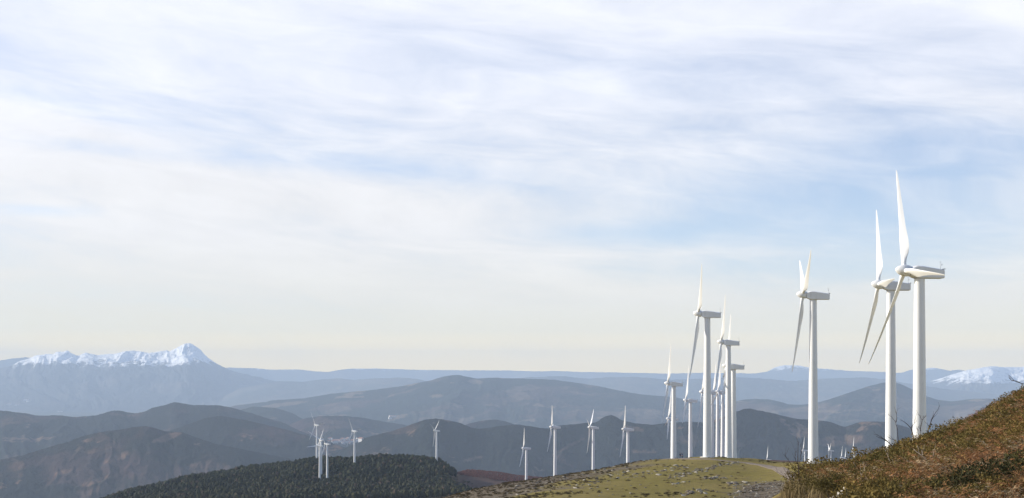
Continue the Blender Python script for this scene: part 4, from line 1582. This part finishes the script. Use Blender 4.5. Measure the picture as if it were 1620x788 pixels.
boulder(1503, 679, 52, (0.22, 0.16, 0.15), 41, 'white boulder on the skyline of the scrubby hillside')
boulder(1567, 661, 50, (0.12, 0.12, 0.20), 43, 'small pale boulder high on the hillside near the right edge')
boulder(1327, 785, 26.5, (0.30, 0.22, 0.12), 47, 'big white boulder sloping up at the bottom of the hillside', LIMEROCK, 0.2, -0.62)
boulder(1340, 776, 27.5, (0.11, 0.12, 0.14), 49, 'rough pale rock knob touching the top of the big white boulder')

# the two low dark shapes on the crest between towers
boulder(1137.5, 723.0, 452, (0.55, 0.4, 0.45), 51, 'low rock with a pale left side on the crest between two thin towers', STONE, 0.3)
boulder(1142.8, 723.4, 448, (0.62, 0.4, 0.32), 53, 'low dark rock on the crest at the foot of the side on nacelle tower', simple('dark_rock', (0.07, 0.06, 0.05), 0.9, 0.1, 0.3, 3.0), 0.1)


# ------------------------------------------------------------------ two people on the crest
def person(px, D, label, facing, coat, arm):
    x = (px - PX0) / F * D
    zg = float(ground(x, D))
    J = {}
    V, E, Rr = [], [], []

    def jn(name, p, r, par=None):
        V.append(Vector(p))
        Rr.append(r)
        J[name] = len(V) - 1
        if par is not None:
            E.append((J[par], J[name]))
    jn('pelvis', (0, 0, 0.95), 0.155)
    jn('waist', (0, 0.0, 1.10), 0.135, 'pelvis')
    jn('chest', (0, 0.01, 1.32), 0.165, 'waist')
    jn('neck0', (0, 0.0, 1.48), 0.075, 'chest')
    jn('neck', (0, -0.01, 1.54), 0.055, 'neck0')
    jn('jaw', (0, -0.02, 1.60), 0.078, 'neck')
    jn('skull', (0, -0.005, 1.69), 0.098, 'jaw')
    jn('crown', (0, 0.0, 1.76), 0.060, 'skull')
    for s_, nm in ((-1, 'l'), (1, 'r')):
        jn('sh' + nm, (s_ * 0.18, 0, 1.43), 0.075, 'chest')
        ex = s_ * (0.27 + 0.05 * arm)
        jn('el' + nm, (ex, -0.03 - 0.08 * arm, 1.15), 0.05, 'sh' + nm)
        hx_, hy_, hz__ = s_ * (0.24 - 0.06 * arm), -0.10 - 0.22 * arm, 0.91 + 0.20 * arm
        jn('wr' + nm, (hx_, hy_, hz__), 0.032, 'el' + nm)
        jn('pa' + nm, (hx_ - s_ * 0.005, hy_ - 0.02, hz__ - 0.07), 0.036, 'wr' + nm)
        for q in range(4):
            jn('f%d' % q + nm, (hx_ - s_ * 0.005 + 0.002 * s_, hy_ - 0.05 + 0.021 * q, hz__ - 0.115), 0.0105, 'pa' + nm)
            jn('g%d' % q + nm, (hx_ - s_ * 0.018, hy_ - 0.052 + 0.021 * q, hz__ - 0.150 - 0.008 * (q in (1, 2))), 0.0085, 'f%d' % q + nm)
        jn('t0' + nm, (hx_ - s_ * 0.02, hy_ - 0.06, hz__ - 0.07), 0.011, 'pa' + nm)
        jn('t1' + nm, (hx_ - s_ * 0.03, hy_ - 0.085, hz__ - 0.10), 0.009, 't0' + nm)
        jn('hp' + nm, (s_ * 0.10, 0, 0.88), 0.11, 'pelvis')
        jn('kn' + nm, (s_ * 0.12, -0.02, 0.50), 0.068, 'hp' + nm)
        jn('an' + nm, (s_ * 0.13, 0.02, 0.09), 0.045, 'kn' + nm)
        jn('to' + nm, (s_ * 0.15, -0.15, 0.045), 0.040, 'an' + nm)
    me = bpy.data.meshes.new('person')
    me.from_pydata([tuple(v) for v in V], E, [])
    tmp = bpy.data.objects.new('person', me)
    COL.objects.link(tmp)
    md = tmp.modifiers.new('skin', 'SKIN')
    for k, r in enumerate(Rr):
        me.skin_vertices[0].data[k].radius = (r, r * 0.85)
        me.skin_vertices[0].data[k].use_root = (k == 0)
    sb = tmp.modifiers.new('sub', 'SUBSURF')
    sb.levels = 2
    dg_ = bpy.context.evaluated_depsgraph_get()
    body = bpy.data.meshes.new_from_object(tmp.evaluated_get(dg_))
    bpy.data.objects.remove(tmp)
    skin = simple('skin', (0.45, 0.28, 0.20), 0.6)
    trou = simple('dark_trousers', (0.02, 0.025, 0.04), 0.9)
    for m_ in (coat, trou, skin, simple('shoes', (0.03, 0.025, 0.02), 0.7)):
        body.materials.append(m_)
    for p in body.polygons:
        c = p.center
        p.use_smooth = True
        hand = abs(c.x) > 0.1 and c.y < -0.07 and c.z < (0.91 + 0.20 * arm) and c.z > 0.7
        p.material_index = 2 if (c.z > 1.51 or hand) else (0 if c.z > 0.86 else (1 if c.z > 0.085 else 3))
    root = bpy.data.objects.new('person', body)
    COL.objects.link(root)
    root.location = (x, D, zg + 0.01)
    root.rotation_euler = (0, 0, facing)
    # hair cap, and face features as children
    v, f = ico(3)
    cut = np.maximum(v[:, 2], -0.1 + 0.55 * np.clip(-v[:, 1] - 0.3, 0, 1))
    hv = np.stack([v[:, 0], v[:, 1], cut], -1) * np.array([0.098, 0.105, 0.115]) + np.array([0, 0.010, 1.70])
    fk = f
    link('hair', mesh_arrays('hair', hv, fk), simple('dark_hair', (0.03, 0.02, 0.015), 0.8), root)
    bm_ = bmesh.new()
    bmesh.ops.create_cone(bm_, segments=6, radius1=0.018, radius2=0.006, depth=0.045, matrix=Matrix.Translation((0, -0.105, 1.66)) @ Matrix.Rotation(R(20), 4, 'X'), cap_ends=True)
    from_bm('nose', bm_, skin, root, True)
    for s_ in (-1, 1):
        bm_ = bmesh.new()
        bmesh.ops.create_uvsphere(bm_, u_segments=8, v_segments=6, radius=0.013, matrix=Matrix.Translation((s_ * 0.034, -0.088, 1.69)))
        from_bm('eye', bm_, DARK_GAP, root, True)
        bm_ = bmesh.new()
        bmesh.ops.create_uvsphere(bm_, u_segments=8, v_segments=6, radius=0.028, matrix=Matrix.Translation((s_ * 0.097, 0.0, 1.675)) @ Matrix.Diagonal((0.4, 0.7, 1.1, 1)))
        from_bm('ear', bm_, skin, root, True)
    bm_ = bmesh.new()
    bmesh.ops.create_uvsphere(bm_, u_segments=10, v_segments=6, radius=0.022, matrix=Matrix.Translation((0, -0.088, 1.615)) @ Matrix.Diagonal((1.0, 0.35, 0.3, 1)))
    from_bm('mouth', bm_, simple('lips', (0.35, 0.15, 0.13), 0.6), root, True)
    return tag(root, label, 'person', 'people on the knoll crest')


NAVY = simple('navy_coat', (0.012, 0.02, 0.06), 0.85)
BLUE = simple('blue_coat', (0.02, 0.04, 0.10), 0.85)
person(1076.0, 452, 'person in a dark navy jacket standing left of the other on the knoll crest', R(20), NAVY, 0.0)
person(1079.4, 455, 'person in a dark blue coat standing right of the other on the knoll crest', R(-50), BLUE, 0.6)

# ------------------------------------------------------------------ village in the valley
WALL = simple('white_render', (0.72, 0.69, 0.63), 0.9)
ROOF = simple('terracotta_roof', (0.33, 0.16, 0.11), 0.9)


def house_mesh(w_, d_, h_, r_h):
    bm = bmesh.new()
    x, y = w_ / 2, d_ / 2
    p = [bm.verts.new(q) for q in ((-x, -y, -6), (x, -y, -6), (x, y, -6), (-x, y, -6), (-x, -y, h_), (x, -y, h_), (x, y, h_), (-x, y, h_))]
    r0_, r1_ = bm.verts.new((-x, 0, h_ + r_h)), bm.verts.new((x, 0, h_ + r_h))
    fs = [bm.faces.new((p[0], p[1], p[5], p[4])), bm.faces.new((p[2], p[3], p[7], p[6])), bm.faces.new((p[1], p[2], p[6], r1_, p[5])), bm.faces.new((p[3], p[0], p[4], r0_, p[7]))]
    e = 0.6
    q = [bm.verts.new(c) for c in ((-x - e, -y - e, h_ - 0.3), (x + e, -y - e, h_ - 0.3), (x + e, 0, h_ + r_h + 0.15), (-x - e, 0, h_ + r_h + 0.15), (x + e, y + e, h_ - 0.3), (-x - e, y + e, h_ - 0.3))]
    for f in (bm.faces.new((q[0], q[1], q[2], q[3])), bm.faces.new((q[3], q[2], q[4], q[5]))):
        f.material_index = 1
    me = bpy.data.meshes.new('house')
    bm.to_mesh(me)
    bm.free()
    me.materials.append(WALL)
    me.materials.append(ROOF)
    return me


HM = [house_mesh(12, 9, 6, 2.5), house_mesh(16, 10, 8, 3), house_mesh(11, 11, 9, 2), house_mesh(34, 16, 7, 2)]


def house(px, py, k, rz_, label, group=None, sc=1.0):
    h = hill_hit(px, py)
    if h is None:
        h = Vector(P(px, py, F * (CZ - ZB) / (py - PY0)))
    o = bpy.data.objects.new('house', HM[k])
    COL.objects.link(o)
    o.location = h
    o.rotation_euler = (0, 0, rz_)
    o.scale = (sc, sc, sc)
    return tag(o, label, 'house', group)


rv = random.Random(4)
for k in range(46):
    px = rv.gauss(545, 14)
    py = 699.3 + rv.gauss(0, 1.5) - abs(px - 545) * 0.03
    if not 515 < px < 580:
        continue
    house(px, py, rv.choice((0, 0, 1, 1, 2)), rv.uniform(-0.8, 0.8), 'white house in the valley village behind the pine forest', 'houses of the valley village', rv.uniform(1.0, 1.6))
for px, py in ((548, 700.5), (552, 701.5), (533, 698)):
    house(px, py, 3, rv.uniform(-0.3, 0.3), 'long white industrial building in the valley village', 'long buildings of the valley village', 1.3)
house(620.5, 662.3, 3, 0.4, 'lone bright white farm building on the slope of the long blue hill', None, 1.6)
house(617, 664.5, 1, 0.4, 'smaller white building just below left of the lone bright farm on the blue hill', None, 1.6)
for j, (px, py) in enumerate(((14, 642), (27, 642.2), (42, 634.2), (46, 635.3), (95, 653.5))):
    house(px, py, 3, 0.2 * j, ['leftmost pale building in the hazy valley below the snowy mountain', 'second pale building from the left in the hazy valley below the snowy mountain',
                               'upper pale building of the pair on the foot of the snowy mountain', 'lower pale building of the pair on the foot of the snowy mountain',
                               'pale building in the gap between dark hills right of the other hazy buildings'][j], None, 2.2)
